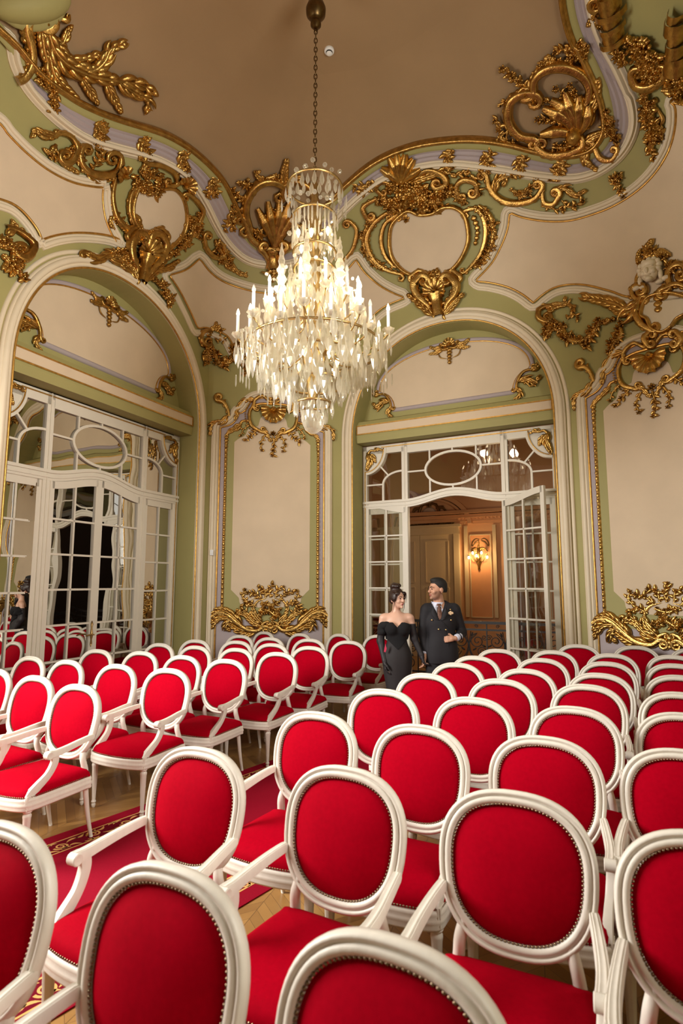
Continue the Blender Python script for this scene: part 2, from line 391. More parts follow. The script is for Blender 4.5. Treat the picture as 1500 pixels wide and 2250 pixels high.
# ------------------------------------------------------------------ floor
fm = bpy.data.materials.new('oak_parquet'); fm.use_nodes = True; nt = fm.node_tree; bs = nt.nodes['Principled BSDF']
def nd(t, **k):
    n = nt.nodes.new(t)
    for a, b in k.items(): setattr(n, a, b)
    return n
def mth(op, a, b=None, c=None):
    n = nd('ShaderNodeMath', operation=op)
    for i, x in enumerate((a, b, c)):
        if x is None: continue
        if hasattr(x, 'node'): nt.links.new(x, n.inputs[i])
        else: n.inputs[i].default_value = x
    return n.outputs[0]
tc = nd('ShaderNodeTexCoord'); mp_ = nd('ShaderNodeMapping'); mp_.inputs['Rotation'].default_value = (0, 0, math.radians(18)); nt.links.new(tc.outputs['Object'], mp_.inputs[0])
sx = nd('ShaderNodeSeparateXYZ'); nt.links.new(mp_.outputs[0], sx.inputs[0]); X, Y = sx.outputs[0], sx.outputs[1]
tri = mth('PINGPONG', X, 0.36); v = mth('ADD', Y, tri); rowi = mth('FLOOR', mth('DIVIDE', v, 0.085)); coli = mth('FLOOR', mth('DIVIDE', X, 0.36))
cb = nd('ShaderNodeCombineXYZ'); nt.links.new(rowi, cb.inputs[0]); nt.links.new(coli, cb.inputs[1])
wn = nd('ShaderNodeTexWhiteNoise', noise_dimensions='3D'); nt.links.new(cb.outputs[0], wn.inputs[0])
nz = nd('ShaderNodeTexNoise'); nz.inputs['Scale'].default_value = 9; nz.inputs['Detail'].default_value = 6; nt.links.new(mp_.outputs[0], nz.inputs[0])
fac = mth('ADD', mth('MULTIPLY', wn.outputs[0], 0.65), mth('MULTIPLY', nz.outputs[0], 0.35))
cr = nd('ShaderNodeValToRGB'); cr.color_ramp.elements[0].color = (0.21, 0.095, 0.026, 1); cr.color_ramp.elements[1].color = (0.46, 0.25, 0.075, 1); nt.links.new(fac, cr.inputs[0])
gap = mth('MAXIMUM', mth('LESS_THAN', mth('FRACT', mth('DIVIDE', v, 0.085)), 0.03), mth('LESS_THAN', mth('FRACT', mth('DIVIDE', X, 0.36)), 0.008))
mx = nd('ShaderNodeMix', data_type='RGBA'); nt.links.new(gap, mx.inputs[0]); nt.links.new(cr.outputs[0], mx.inputs[6]); mx.inputs[7].default_value = (0.10, 0.05, 0.02, 1)
nt.links.new(mx.outputs[2], bs.inputs['Base Color']); bs.inputs['Roughness'].default_value = 0.30
mb = MB(); mb.add([(-9, -6, 0), (9, -6, 0), (9, 18, 0), (-9, 18, 0)], [(0, 1, 2, 3)]); struct('floor', mb, fm, label='honey oak parquet floor')
# baseboards
for nm, f, rs in (('left', FL, [(-9, .2), (3.37, FL.L)]), ('corner', FM, [(0, FM.L)]), ('back', FD, [(0, .2), (3.37, FD.L)]), ('end', FR, [(0, FR.L)]), ('right', FW, [(0, .2), (3.37, 9)])):
    mb = MB()
    for a, b in rs: mb.sweep(f.pt(np.array([a, b]), 0.0), f.n3, np.array([(0, .03), (-.22, .03), (-.26, .012), (-.30, .0)]))
    struct('baseboard_'+nm, mb, M['white'])
# ------------------------------------------------------------------ chairs
def unproj(px, py, z):
    d = rays((px, py)); t = (z-HCAM)/d[2]; return CAM+d*t
REC = math.radians(12); BC = np.array([0, -.25, .752])
def back_pt(x, y, w=0.0):
    """x across, y up the reclined back from its centre, w forward"""
    x, y, w = np.broadcast_arrays(np.asarray(x, float), np.asarray(y, float), np.asarray(w, float))
    return np.stack([BC[0]+x, BC[1]-y*math.sin(REC)+w*math.cos(REC), BC[2]+y*math.cos(REC)+w*math.sin(REC)], -1)
def oval(a, b, n, p=2.45, tap=0.05):
    t = np.linspace(0, 2*PI, n, endpoint=False)+PI/2; c, s = np.cos(t), np.sin(t)
    y = b*np.sign(s)*np.abs(s)**(2/p); x = a*np.sign(c)*np.abs(c)**(2/p)*(1+tap*y/b); return x, y
BN = np.array([0, math.cos(REC), math.sin(REC)])
def seat_outline(k=1.0, n=48, back=-.235, front=.285):
    """plan of the seat: straight back, sides widening to a bowed front"""
    pts = [(-.225, back), (0, back-.005), (.225, back), (.25, back+.06), (.266, .05), (.272, .18), (.255, .25), (.15, front), (0, front+.012), (-.15, front), (-.255, .25), (-.272, .18), (-.266, .05), (-.25, back+.06)]
    q = resample(cat(pts, 8, True), 1, True) if False else cat(pts, 8, True)
    c = np.array([0, .02]); return c+(q-c)*k
def make_chair():
    t = thing('armchair', None, 'chair'); ROOTS[t.name] = (0, 0, 0)
    # frame of the back
    mb = MB(); x, y = oval(.2375, .228, 64); P = back_pt(x, y)
    pr = np.array([(-.024, -.016), (-.024, .006), (-.020, .014), (-.012, .019), (-.003, .018), (.001, .011), (.004, .011), (.008, .017), (.014, .018), (.019, .013), (.0225, .006), (.0225, -.016)])
    mb.sweep(P, BN, pr*[-1, 1], closed=True, pclosed=True); bf = mb.build('back_frame', M['wood'], t)
    # upholstered pad, front and rear
    mb = MB()
    for sgn in (1, -1):
        rings = []
        for k in np.linspace(1, 0.0005, 11):
            x, y = oval(.2105*k, .201*k, 64); rings.append(back_pt(x, y, sgn*(.002+.046*(1-k**2.4)) if sgn > 0 else -.010-.012*(1-k**3)))
        G = np.array(rings); mb.grid(G if sgn < 0 else G, cv=True)
    mb.build('back_pad', M['red'], t)
    mb = MB(); q = resample(np.stack(oval(.2130, .2035, 200), 1), 0.0122, True); P = back_pt(q[:, 0], q[:, 1], .0085)
    E_ = np.array([[1, 0, 0], np.cross(BN, [1, 0, 0]), BN])
    for p in P: mb.blob(p, E_*np.array([[.0056], [.0056], [.0052]]), n=6, m=3, half=True)
    mb.build('nail_trim', M['nail'], t, smooth=True)
    # stiles and rear legs in one run each
    for s in (-1, 1):
        mb = MB(); pts = [back_pt(s*.165, -.165, -.006), back_pt(s*.182, -.225, -.004), (s*.192, -.222, .46), (s*.2, -.222, .40), (s*.203, -.226, .33), (s*.207, -.25, .16), (s*.212, -.285, 0)]
        P = cat(pts, 6); w = np.interp(np.linspace(0, 1, len(P)), [0, .3, .5, .62, 1], [.020, .021, .022, .020, .012])
        mb.tube(P, w, n=10, up=(0, 1, 0)); mb.build('leg', M['wood'], t)
    # seat rail
    mb = MB(); q = seat_outline(); P = np.c_[q, np.full(len(q), .385)]; Nn = np.tile([0, 0, 1.0], (len(P), 1))
    pr = np.array([(-.03, -.038), (.004, -.038), (.010, -.028), (.006, -.020), (.011, -.010), (.011, .004), (.005, .012), (.008, .020), (.004, .034), (-.008, .038), (-.03, .034)])
    mb.sweep(P, Nn, pr, closed=True, pclosed=True); mb.build('seat_rail', M['wood'], t)
    mb = MB(); rings = [np.c_[seat_outline(k), np.full(len(q), .412+h)] for k, h in [(.985, -.02), (.99, .0), (.992, .015), (.975, .035), (.93, .052), (.82, .066), (.65, .076), (.4, .083), (.0005, .086)]]
    mb.grid(np.array(rings), cv=True); mb.build('seat_cushion', M['red'], t)
    mb = MB(); q2 = resample(seat_outline(.998), .013, True)
    for i, p in enumerate(q2):
        d = p-np.array([0, .02]); d = np.r_[d/np.linalg.norm(d), 0]; tt = np.cross([0, 0, 1], d)
        if p[1] > -.2: mb.blob((p[0], p[1], .428), np.array([tt*.0048, np.array([0, 0, .0048]), d*.004]), n=6, m=3, half=True)
    mb.build('nail_trim', M['nail'], t)
    # front legs: block, ring, fluted taper, foot
    for s in (-1, 1):
        mb = MB(); mb.box((s*.246, .222, .392), (.052, .052, .082))
        mb.lathe([(.020, .352), (.026, .349), (.028, .342), (.024, .335), (.019, .331), (.025, .322), (.0255, .312), (.024, .30), (.014, .062), (.0135, .055), (.017, .05), (.019, .044), (.0155, .037), (.012, .034), (.016, .024), (.012, .004), (.008, 0)], (s*.246, .222, 0), n=24, flute=8, fd=.16, fz=(.06, .305))
        mb.build('leg', M['wood'], t, angle=40)
    # arms
    for s in (-1, 1):
        mb = MB(); pts = [back_pt(s*.240, -.075, -.004), back_pt(s*.246, -.085, .04), (s*.258, -.10, .668), (s*.268, .0, .655), (s*.270, .075, .648), (s*.269, .12, .650)]
        P = cat(pts, 6); r = np.interp(np.linspace(0, 1, len(P)), [0, .12, .5, .9, 1], [.013, .016, .018, .021, .020])
        k = len(P); T, N, B = frames(P, np.tile([0, 0, 1.0], (k, 1)))
        pr = np.array([(-1, -.8), (-1, .45), (-.8, .8), (-.55, .72), (-.4, .9), (-.1, .82), (.1, .82), (.4, .9), (.55, .72), (.8, .8), (1, .45), (1, -.8), (.5, -1), (-.5, -1)])
        G = P[:, None]+r[:, None, None]*(B[:, None]*pr[None, :, 0, None]+N[:, None]*pr[None, :, 1, None]*1.15); mb.grid(G, cv=True, caps=True)
        # rolled end
        c = np.array([s*.269, .118, .643]); a = np.linspace(0, 2*PI, 15)[:-1]
        G = np.array([[c+np.array([dx, math.cos(q)*rr, math.sin(q)*rr]) for q in a] for dx, rr in ((-.021, .008), (-.023, .020), (-.020, .024), (.020, .024), (.023, .020), (.021, .008))]); mb.grid(G, cv=True, caps=True)
        arm = mb.build('arm', M['wood'], t, angle=45)
        mb = MB(); P = cat([(s*.268, .075, .638), (s*.266, .075, .59), (s*.259, .11, .525), (s*.251, .175, .47), (s*.247, .218, .43), (s*.246, .222, .39)], 6)
        r = np.interp(np.linspace(0, 1, len(P)), [0, .4, .8, 1], [.018, .017, .022, .025]); T, N, B = frames(P, np.tile([1.0, 0, 0], (len(P), 1)))
        G = P[:, None]+r[:, None, None]*(B[:, None]*pr[None, :, 0, None]*1.3+N[:, None]*pr[None, :, 1, None]); mb.grid(G, cv=True, caps=True)
        mb.build('arm_support', M['wood'], t, angle=45)
    return t
CHROWS = [
 ('L', 'nearest row', [(-5, 1468), (83, 1483), (177, 1502)]),
 ('L', 'second row', [(72, 1441), (153, 1449), (262, 1458), (373, 1467)]),
 ('L', 'third row', [(223, 1426), (313, 1430), (407, 1439), (500, 1447)]),
 ('L', 'fourth row', [(360, 1413), (433, 1418), (522, 1423), (613, 1432)]),
 ('L', 'fifth row', [(448, 1405), (522, 1407), (603, 1413), (683, 1419)]),
 ('L', 'sixth row', [(533, 1395), (603, 1400), (688, 1403), (767, 1407)]),
 ('W', '', [(583, 1387), (662, 1391), (748, 1392), (820, 1394)]),
 ('R', 'nearest row', [(20, 1805), (385, 1898), (870, 2055)]),
 ('R', 'second row', [(445, 1640), (765, 1682), (1130, 1735), (1490, 1812)]),
 ('R', 'third row', [(700, 1562), (925, 1590), (1195, 1615), (1460, 1640)]),
 ('R', 'fourth row', [(845, 1512), (1040, 1530), (1260, 1550), (1465, 1562)]),
 ('R', 'fifth row', [(937, 1478), (1102, 1490), (1290, 1502), (1480, 1518)]),
 ('R', 'sixth row', [(1005, 1455), (1155, 1468), (1310, 1477), (1490, 1482)]),
 ('R', 'seventh row', [(1045, 1440), (1190, 1445), (1320, 1452), (1480, 1457)]),
 ('R', 'eighth row', [(1095, 1425), (1210, 1428), (1325, 1434), (1462, 1438)]),
 ('X', '', [(1270, 1415), (1395, 1418), (1490, 1422)])]
YAW = {}   # (block, row, i): extra turn in degrees
chair0 = make_chair(); first = [True]
def copy_tree(o, parent=None):
    c = o.copy(); COL.objects.link(c)
    if parent: c.parent = parent
    for ch in list(o.children): copy_tree(ch, c)
    return c
rng = random.Random(4)
ORD = ['first', 'second', 'third', 'fourth']
for blk, row, pts in CHROWS:
    n = len(pts); PP = [unproj(px, py, 1.0) for px, py in pts]
    if blk == 'L': PP = PP[::-1]
    for i in range(1, n):
        d = (PP[i]-PP[i-1])[:2]; L_ = np.linalg.norm(d)
        if L_ < .575: PP[i][:2] = PP[i-1][:2]+d/L_*.575
    if blk == 'L': PP = PP[::-1]
    for i, P in enumerate(PP):
        yaw = math.atan2(.454, -.89)+math.radians(rng.uniform(-2.5, 2.5)+YAW.get((blk, row, i), 0))
        if blk == 'W': yaw += math.radians(-18 if i < 3 else -8)
        if blk == 'X' and i > 0: yaw += math.radians(8)
        c = chair0 if first[0] else copy_tree(chair0); first[0] = False
        off = np.array([-math.sin(yaw)*-.303, math.cos(yaw)*-.303])
        c.location = (P[0]-off[0], P[1]-off[1], 0); c.rotation_euler = (0, 0, yaw)
        if blk == 'L': lab = f'white and red armchair left of the carpet, {row}, {ORD[n-1-i]} from the aisle'; grp = 'armchairs in the block left of the carpet'
        elif blk == 'R': lab = f'white and red armchair right of the carpet, {row}, {ORD[i]} from the aisle'; grp = 'armchairs in the block right of the carpet'
        elif blk == 'W': lab = ['white and red armchair against the corner panel, leftmost of the wall row', 'white and red armchair against the corner panel, below its gilt spray', 'white and red armchair against the wall at the door arch edge', 'white and red armchair standing behind the woman by the open door'][i]; grp = 'armchairs against the end wall'
        else: lab = ['white and red armchair against the wall right of the open doors', 'white and red armchair below the right panel, second from the doors', 'white and red armchair below the right panel at the photo edge'][i]; grp = 'armchairs against the end wall'
        c['label'] = lab; c['group'] = grp
# ------------------------------------------------------------------ arch mouldings, niches and door sets
def bar(mb, f, p, q, wd, w0, w1, mi=0):
    p, q = np.array(p, float), np.array(q, float); d = (q-p)/np.linalg.norm(q-p); s = np.array([-d[1], d[0]])*wd/2
    c = [p-s, p+s, q+s, q-s]; V = [f.pt(x[0], x[1], w) for w in (w0, w1) for x in c]
    mb.add(V, [(0, 1, 2, 3), (7, 6, 5, 4), (0, 4, 5, 1), (1, 5, 6, 2), (2, 6, 7, 3), (3, 7, 4, 0)], mi)
def rect(mb, f, u0, u1, z0, z1, w0, w1, mi=0): bar(mb, f, ((u0+u1)/2, z0), ((u0+u1)/2, z1), u1-u0, w0, w1, mi)
def strip(mb, f, q, wd, w0, w1, closed=False, mi=0):
    """bar of constant width along a curve in (u, z)"""
    q = np.asarray(q, float); P = f.pt(q[:, 0], q[:, 1], 0); h = wd/2
    mb.sweep(P, f.n3, np.array([(-h, w0), (-h, w1), (h, w1), (h, w0)]), closed=closed, pclosed=True, mi=mi)
def goldline(name, mp, path, r, parent, closed=False, lift=0.0, step=0.05):
    return moulding(name, mp, path, r*2, r, M['goldline'], closed, parent, step, arc_profile(r*2, r, 4), lift)
def archline(off, n=60):
    a = arch_out(1.545+off, 4.05, 5.70+off, n); a[0, 1] = a[-1, 1] = 0.02; return a
def arch_trim(f, wall, lab):
    mp = FacMap(f)
    t = wall
    m = moulding('arch_moulding', mp, archline(0.085), .15, .07, M['white'], parent=t)
    goldline('gilt_bead', mp, archline(0.012), .013, t, lift=.03)
    moulding('arch_fillet', mp, archline(0.195), .05, .025, M['white'], parent=t, prof=arc_profile(.05, .022))
def bump(u): return np.where(np.abs(u-UC) < .78, .5*(1+np.cos(np.pi*(u-UC)/.78)), 0)
def transom_z(u): return 2.93+.13*bump(np.asarray(u, float))
U0, U1, UL, UR = .262, 3.308, 1.04, 2.53
HT = 3.985
def leaf(f, name, parent, w, top0, top1, wob, pane, hinge_left=True, handle=False, turn=0.0):
    """a glazed door leaf in its own frame f: u from the hinge 0 to w; top rises from top0 at the hinge to top1 at the free edge"""
    lf = MB(); d0, d1 = -.022, .022; st = .062
    zt = lambda u: top0+(top1-top0)*.5*(1-np.cos(np.pi*np.clip(np.asarray(u)/w, 0, 1)))
    rect(lf, f, 0, st, .02, zt(st/2), d0, d1); rect(lf, f, w-st, w, .02, zt(w-st/2), d0, d1)
    rect(lf, f, st, w-st, .02, .16, d0, d1); rect(lf, f, st, w-st, .16, .30, -.012, .012); rect(lf, f, st, w-st, .30, .385, d0, d1)
    us = np.linspace(st*.5, w-st*.5, 12); strip(lf, f, np.stack([us, zt(us)-.045], 1), .09, d0, d1)
    zb, uc = .385, w/2
    zr = np.linspace(zb, zt(uc)-.09, 7)
    bar(lf, f, (uc, zb), (uc, zt(uc)-.06), .024, -.014, .018)
    for z in zr[1:-1]: bar(lf, f, (st, z), (w-st, z), .024, -.014, .018)
    o = lf.build(name, M['door'], parent, smooth=False)
    for c in (0, 1):
        for r in range(6):
            a, b = (st, uc) if c == 0 else (uc, w-st)
            g = MB(); uu = np.linspace(a, b, 4); z1 = zr[r+1] if r < 5 else None
            rng2 = random.Random(sum(map(ord, name))+c*71+r*13+int(w*1000))
            ty, tx = rng2.uniform(-wob, wob)+turn, rng2.uniform(-wob, wob)
            top = np.full(4, z1) if z1 is not None else zt(uu)-.05
            g.grid(np.stack([f.pt(uu, zr[r], -.002+ty*(uu-uc)+tx*.2), f.pt(uu, top, -.002+ty*(uu-uc)-tx*.2)], 1)); g.build('pane', pane, o, smooth=False)
    if handle:
        h = MB(); P = f.pt(w-.03, np.array([.93, .97, 1.02, 1.06, 1.10, 1.16, 1.21, 1.25]), d1+.012)
        h.tube(P, [.004, .014, .009, .018, .018, .009, .016, .004], n=8, up=f.n3)
        h.tube(np.array([f.pt(w-.03, 1.08, d1), f.pt(w-.03, 1.08, d1+.06)]), .009, n=8)
        h.tube(cat([f.pt(w-.03, 1.08, d1+.055), f.pt(w-.09, 1.085, d1+.06), f.pt(w-.16, 1.072, d1+.058)], 4), [.009]*5+[.008, .009, .010, .006], n=8)
        h.build('handle', M['brass'], o)
        k = MB(); rect(k, f, w-.012, w-.006, 1.18, 1.22, d1, d1+.002); k.build('lock_plate', M['black'], o, smooth=False)
    return o
def door_set(f, name, lab, pane, opening, wall, wob=0.004, back=None):
    t = thing(name, lab, None, kind='structure'); mp = FacMap(f); N0 = -NICHE
    # tympanum and lintel band
    mb = MB(); a = ARCH; up = a[a[:, 1] > HT+.3]
    mb.grid(np.stack([f.pt(up[:, 0], HT+.02, N0), f.pt(up[:, 0], up[:, 1], N0)], 1)); mb.build('tympanum', M['green'], t, smooth=False)
    mb = MB(); P = f.pt(np.array([UC-1.545, UC+1.545]), 0.0, 0); prof = np.array([(0, N0), (0, -.10), (.10, -.085), (.30, -.085), (.36, -.12), (.44, N0)])
    mb.sweep(P, f.n3, np.array([(-(HT+.02)-x, y) for x, y in prof])) if False else None
    ring = [[f.pt(u, HT+.02+x, y) for x, y in prof] for u in (UC-1.54, UC+1.54)]; mb.grid(np.array(ring)[::-1]); mb.build('lintel', M['green'], t, smooth=False)
    mpb = FacMap(f, w=-.085); q = [(U0-.0, 4.145), (U1, 4.145), (U1, 4.285), (U0, 4.285)]
    panel('lintel_panel', mpb, q, M['cream'], w=.006, parent=t); gb = MB()
    for i in range(4): bar(gb, Fac(f.a-f.n*.085, e=f.e, L=f.L), q[i], q[(i+1) % 4], .018, .004, .016)
    gb.build('gilt_bead', M['goldline'], t, smooth=False)
    mpt = FacMap(f, w=N0)
    e = lambda k: np.stack([UC+k*1.24*np.cos(np.linspace(PI, 0, 31)), 4.93+.62*np.sin(np.linspace(PI, 0, 31))], 1)
    top = np.stack([UC+1.25*np.cos(np.linspace(PI-.02, .02, 33)), 4.90+.63*np.sin(np.linspace(PI-.02, .02, 33))**.85], 1)
    cr = [(UC+1.25-.30*math.sin(q), 4.86-.30*(1-math.cos(q))) for q in np.linspace(0, PI/2, 8)]; cr = [(UC+1.20-.22*math.sin(q), 4.86-.30*(1-math.cos(q))) for q in np.linspace(0, PI/2, 8)]
    cl = [(2*UC-x, y) for x, y in cr[::-1]]
    tp = np.vstack([top, cr, cl]); panel('tympanum_panel', mpt, tp, M['cream'], w=.01, parent=t)
    moulding('tympanum_moulding', mpt, tp, .07, .03, M['lilac'], True, t, .05, arc_profile(.07, .03)); goldline('gilt_bead', mpt, UC*np.array([1, 0])+(tp-[UC, 4.9])*[.975, .95]+[0, 4.9], .011, t, True, lift=.012)
    # frame
    fr = MB(); a0, a1 = N0-.06, N0+.02; r = .30
    corner = lambda s: [(UC+s*(UC-U0)-s*.055-s*r*math.cos(q)*1.0, HT-.055-r*math.sin(q)) for q in np.linspace(0, PI/2, 9)]
    # jambs, mullions, head
    for s in (-1, 1):
        ue = UC+s*(UC-U0); rect(fr, f, min(ue, ue-s*.062), max(ue, ue-s*.062), 0, HT, a0, a1)
        # concave spandrel in the top corner
        c = [(ue-s*.06-s*.33*math.cos(q), HT-.07-.33*math.sin(q)) for q in np.linspace(PI/2, 0, 12)]   # from below the corner round to beside it
        pl = [(ue, HT-.07), *[(ue-s*.06-s*.30*math.sin(q)*1, HT-.07-.36*math.cos(q)) for q in np.linspace(0, PI/2, 12)]]
        cx, cz = ue-s*.05, HT-.05
        arcp = [(cx-s*.34*math.sin(q), cz-.40*math.cos(q)) for q in np.linspace(0, PI/2, 14)]
        V = [f.pt(cx, cz, a1)]+[f.pt(x, y, a1) for x, y in arcp]; fc = [(0, i, i+1) if s > 0 else (0, i+1, i) for i in range(1, 14)]
        fr.add(V, fc); strip(fr, f, arcp, .06, a0, a1+.012)
        g = MB(); strip(g, f, [(cx-s*.325*math.sin(q), cz-.385*math.cos(q)) for q in np.linspace(0, PI/2, 14)], .014, a1+.01, a1+.022); g.build('gilt_bead', M['goldline'], t)
    rect(fr, f, U0, U1, HT-.07, HT, a0, a1)
    for u in (UL-.045, UR+.045): rect(fr, f, u-.05, u+.05, 0, HT, a0, a1); rect(fr, f, u-.006, u+.006, 0, HT, a1, a1+.012)
    us = np.linspace(U0, U1, 50); zt = transom_z(us)
    strip(fr, f, np.stack([us, zt+.065], 1), .13, a0, a1+.004); strip(fr, f, np.stack([us, zt+.105], 1), .035, a1, a1+.028); strip(fr, f, np.stack([us, zt+.045], 1), .03, a1, a1+.018)
    # head rails above the panes
    rect(fr, f, UL, UR, HT-.17, HT-.07, a0, a1)
    rect(fr, f, U0+.06, UL-.05, HT-.14, HT-.07, a0, a1); rect(fr, f, UR+.05, U1-.06, HT-.14, HT-.07, a0, a1)
    o = fr.build('frame', M['door'], t, smooth=False)
    g = MB(); strip(g, f, [(U0+.33, HT-.035), (U1-.33, HT-.035)], .014, a1, a1+.012); strip(g, f, [(U0+.035, 0), (U0+.035, HT-.42)], .012, a1, a1+.01); strip(g, f, [(U1-.035, 0), (U1-.035, HT-.42)], .012, a1, a1+.01); g.build('gilt_bead', M['goldline'], t, smooth=False)
    # transom lights: muntins
    mu = MB(); b0, b1 = N0-.02, N0+.012; zc = 3.50; q = np.linspace(0, 2*PI, 41)[:-1]
    ov = np.stack([UC+.44*np.cos(q), zc+.265*np.sin(q)], 1); strip(mu, f, ov, .034, b0, b1+.006, True)
    for u in (UC-.37, UC, UC+.37):
        dz = .265*math.sqrt(max(0, 1-((u-UC)/.44)**2)); bar(mu, f, (u, zc+dz), (u, HT-.15), .024, b0, b1); bar(mu, f, (u, float(transom_z(u))+.1), (u, zc-dz), .024, b0, b1)
    bar(mu, f, (UL, zc), (UC-.44, zc), .024, b0, b1); bar(mu, f, (UC+.44, zc), (UR, zc), .024, b0, b1)
    for s in (-1, 1):
        ui, uo = UC+s*(UC-UL)+s*.095, UC+s*(UC-U0)-s*.06; um = (ui+uo)/2+s*.02; zb = 3.05
        arcm = np.array([(um, zb), (um, 3.33)]+[(um+(ui-um)*(1-math.cos(q)), 3.33+.2*math.sin(q)) for q in np.linspace(.15, PI/2, 9)])
        strip(mu, f, arcm, .03, b0, b1+.004); bar(mu, f, (um, 3.33), (uo, 3.33), .024, b0, b1)
        m2 = (um+(ui-um)*.3, 3.33+.14); bar(mu, f, m2, (uo-s*.2, HT-.30), .024, b0, b1)
    mu.build('transom_muntin', M['door'], t, smooth=False)
    g = MB(); w = N0-.012
    for a, b in ((U0+.06, UL-.09), (UL, UR), (UR+.09, U1-.06)):
        g = MB(); uu = np.linspace(a, b, 14); g.grid(np.stack([f.pt(uu, transom_z(uu)+.12, w), f.pt(uu, HT-.13, w)], 1)); g.build('transom_pane', pane, t, smooth=False)
    # fixed side lights
    fz = Fac(f.a-f.n*(NICHE+.02), e=f.e, L=f.L)
    for s in (-1, 1):
        if s < 0: ff = Fac(fz.a+fz.e*(U0+.06), e=fz.e, L=1); w_ = UL-.095-U0-.06; 
        else: ff = Fac(fz.a+fz.e*(UR+.095), e=fz.e, L=1); w_ = U1-.06-UR-.095
        if name == 'door_2' and s < 0: ff = Fac(ff.a, e=(ff.e*math.cos(MTURN)+ff.n*math.sin(MTURN)), L=1)
        leaf(ff, 'side_light', t, w_, 2.93, 2.93, wob, pane, turn=.105 if name == 'door_2' and s < 0 else 0.0)
    # leaves
    wl = (UR-UL)/2
    for s, ang in zip((-1, 1), opening):
        a_ = math.radians(ang)
        if s < 0: hp = fz.a+fz.e*UL+fz.n*.03; e = fz.e*math.cos(a_)+fz.n*math.sin(a_); ff = Fac(hp, e=e, L=1)
        else: hp = fz.a+fz.e*UR+fz.n*.03; e = -fz.e*math.cos(a_)+fz.n*math.sin(a_); ff = Fac(hp, e=e, L=1); ff.n = -ff.n
        if abs(ang) < 1 and s > 0: hd = False
        else: hd = True
        lo_ = leaf(ff, 'door_leaf', t, wl, 2.93, 3.055, wob, pane, handle=hd if s < 0 else False)
        if abs(ang) < 1 and s < 0:
            pass
    return t
MTURN = math.radians(0.0)
arch_trim(FL, w_left, 'left'); arch_trim(FD, w_door, 'back'); arch_trim(FW, w_right, 'right')
door_set(FD, 'door_1', 'white glazed double doors standing open under an arch, beside the couple', M['pane'], (180.5, 150), w_door)
door_set(FL, 'door_2', 'closed white mirrored double doors in the arch of the left wall', M['mirror'], (0, 0), w_left, wob=.0105)
door_set(FW, 'door_3', 'white glazed doors in the right-hand wall seen only as a reflection', M['pane'], (0, 0), w_right)
mb = MB(); mb.grid(np.stack([FW.pt(np.array([-.5, 4.5]), 0, -1.5), FW.pt(np.array([-.5, 4.5]), 6, -1.5)], 1)); [mb.grid(np.stack([FW.pt(u, 0, np.array([-1.5, -.42])), FW.pt(u, 6, np.array([-1.5, -.42]))], 1)) for u in (-.5, 4.5)]; struct('wall_dark', mb, M['dark'], label='black sheets painted as the shade of the room behind the right-hand doors')  # black sheets stand in for an unlit room; the shade is their colour
mb = MB(); mb.grid(np.stack([FL.pt(np.array([.1, 3.5]), 0, -.6), FL.pt(np.array([.1, 3.5]), 6, -.6)], 1)); struct('wall_backing', mb, M['dark'], label='dark backing of the mirrored doors')
# windows that let the daylight in; the right-hand one is added for the fill
def plain_window(name, f, u0, u1, z0, z1, lab):
    mb = MB(); w0, w1 = -.12, -.04
    rect(mb, f, u0, u0+.07, z0, z1, w0, w1); rect(mb, f, u1-.07, u1, z0, z1, w0, w1); rect(mb, f, u0, u1, z0, z0+.08, w0, w1); rect(mb, f, u0, u1, z1-.08, z1, w0, w1)
    bar(mb, f, ((u0+u1)/2, z0), ((u0+u1)/2, z1), .07, w0, w1)
    for k in (1, 2, 3): z = z0+(z1-z0)*k/4; bar(mb, f, (u0, z), (u1, z), .03, w0, w1)
    return struct(name, mb, M['door'], label=lab)
plain_window('window_1', FL, *WLEFT, 'tall white window in the left wall behind the camera')
plain_window('window_added', FW, *WRIGHT, 'tall white window added in the right-hand wall around the fill lamp')  # made-up window, there only for the fill lamp
plain_window('window_2', FB, RW[0], RW[1], RW[2], RW[3], 'tall white window in the rear wall behind the camera')
# ------------------------------------------------------------------ tall panels of the corner and end walls
# traced on one panel, in metres from the wall's left end; mirrored about UM
UM = 1.04
OUT = [(.13, .02), (.13, 4.19)]
SH = segs([(.13, 4.19), (.15, 4.24), (.22, 4.27), (.33, 4.31), (.40, 4.40), (.42, 4.49)], [(.42, 4.49), (.50, 4.515)], [(.50, 4.515), (.545, 4.555), (.60, 4.66), (.70, 4.745), (.84, 4.79)], [(.84, 4.79), (UM, 4.80)])
def mirror_path(p): p = np.asarray(p, float); return np.vstack([p, (np.array([2*UM, 0])+p*[-1, 1])[::-1][1:]])
OUTER = mirror_path(np.vstack([[(.13, .02)], SH]))
def inset_path(p, d, k=1.0):
    """offset inward (to the right of the path's run)"""
    T = np.gradient(p, axis=0); T /= np.maximum(np.linalg.norm(T, axis=1, keepdims=True), 1e-9); return p+np.stack([T[:, 1], -T[:, 0]], 1)*d
GF = segs([(.30, 1.30), (.30, 4.06)], [(.30, 4.06), (.34, 4.13), (.44, 4.17), (.52, 4.21)], [(.52, 4.21), (.525, 4.30), (.66, 4.33)], [(.66, 4.33), (.67, 4.48), (.74, 4.58), (.86, 4.62)], [(.86, 4.62), (UM, 4.62)])
GFM = mirror_path(GF)
BASE = [(UM*2-.30, 1.30), (UM*2-.42, 1.20), (UM, 1.10), (.42, 1.20)]
CF = segs([(.43, 1.62), (.43, 3.96)], [(.43, 3.96), (.50, 4.02), (.60, 4.08)], [(.60, 4.08), (.66, 4.20), (.80, 4.24)], [(.80, 4.24), (.86, 4.40), (UM, 4.42)])
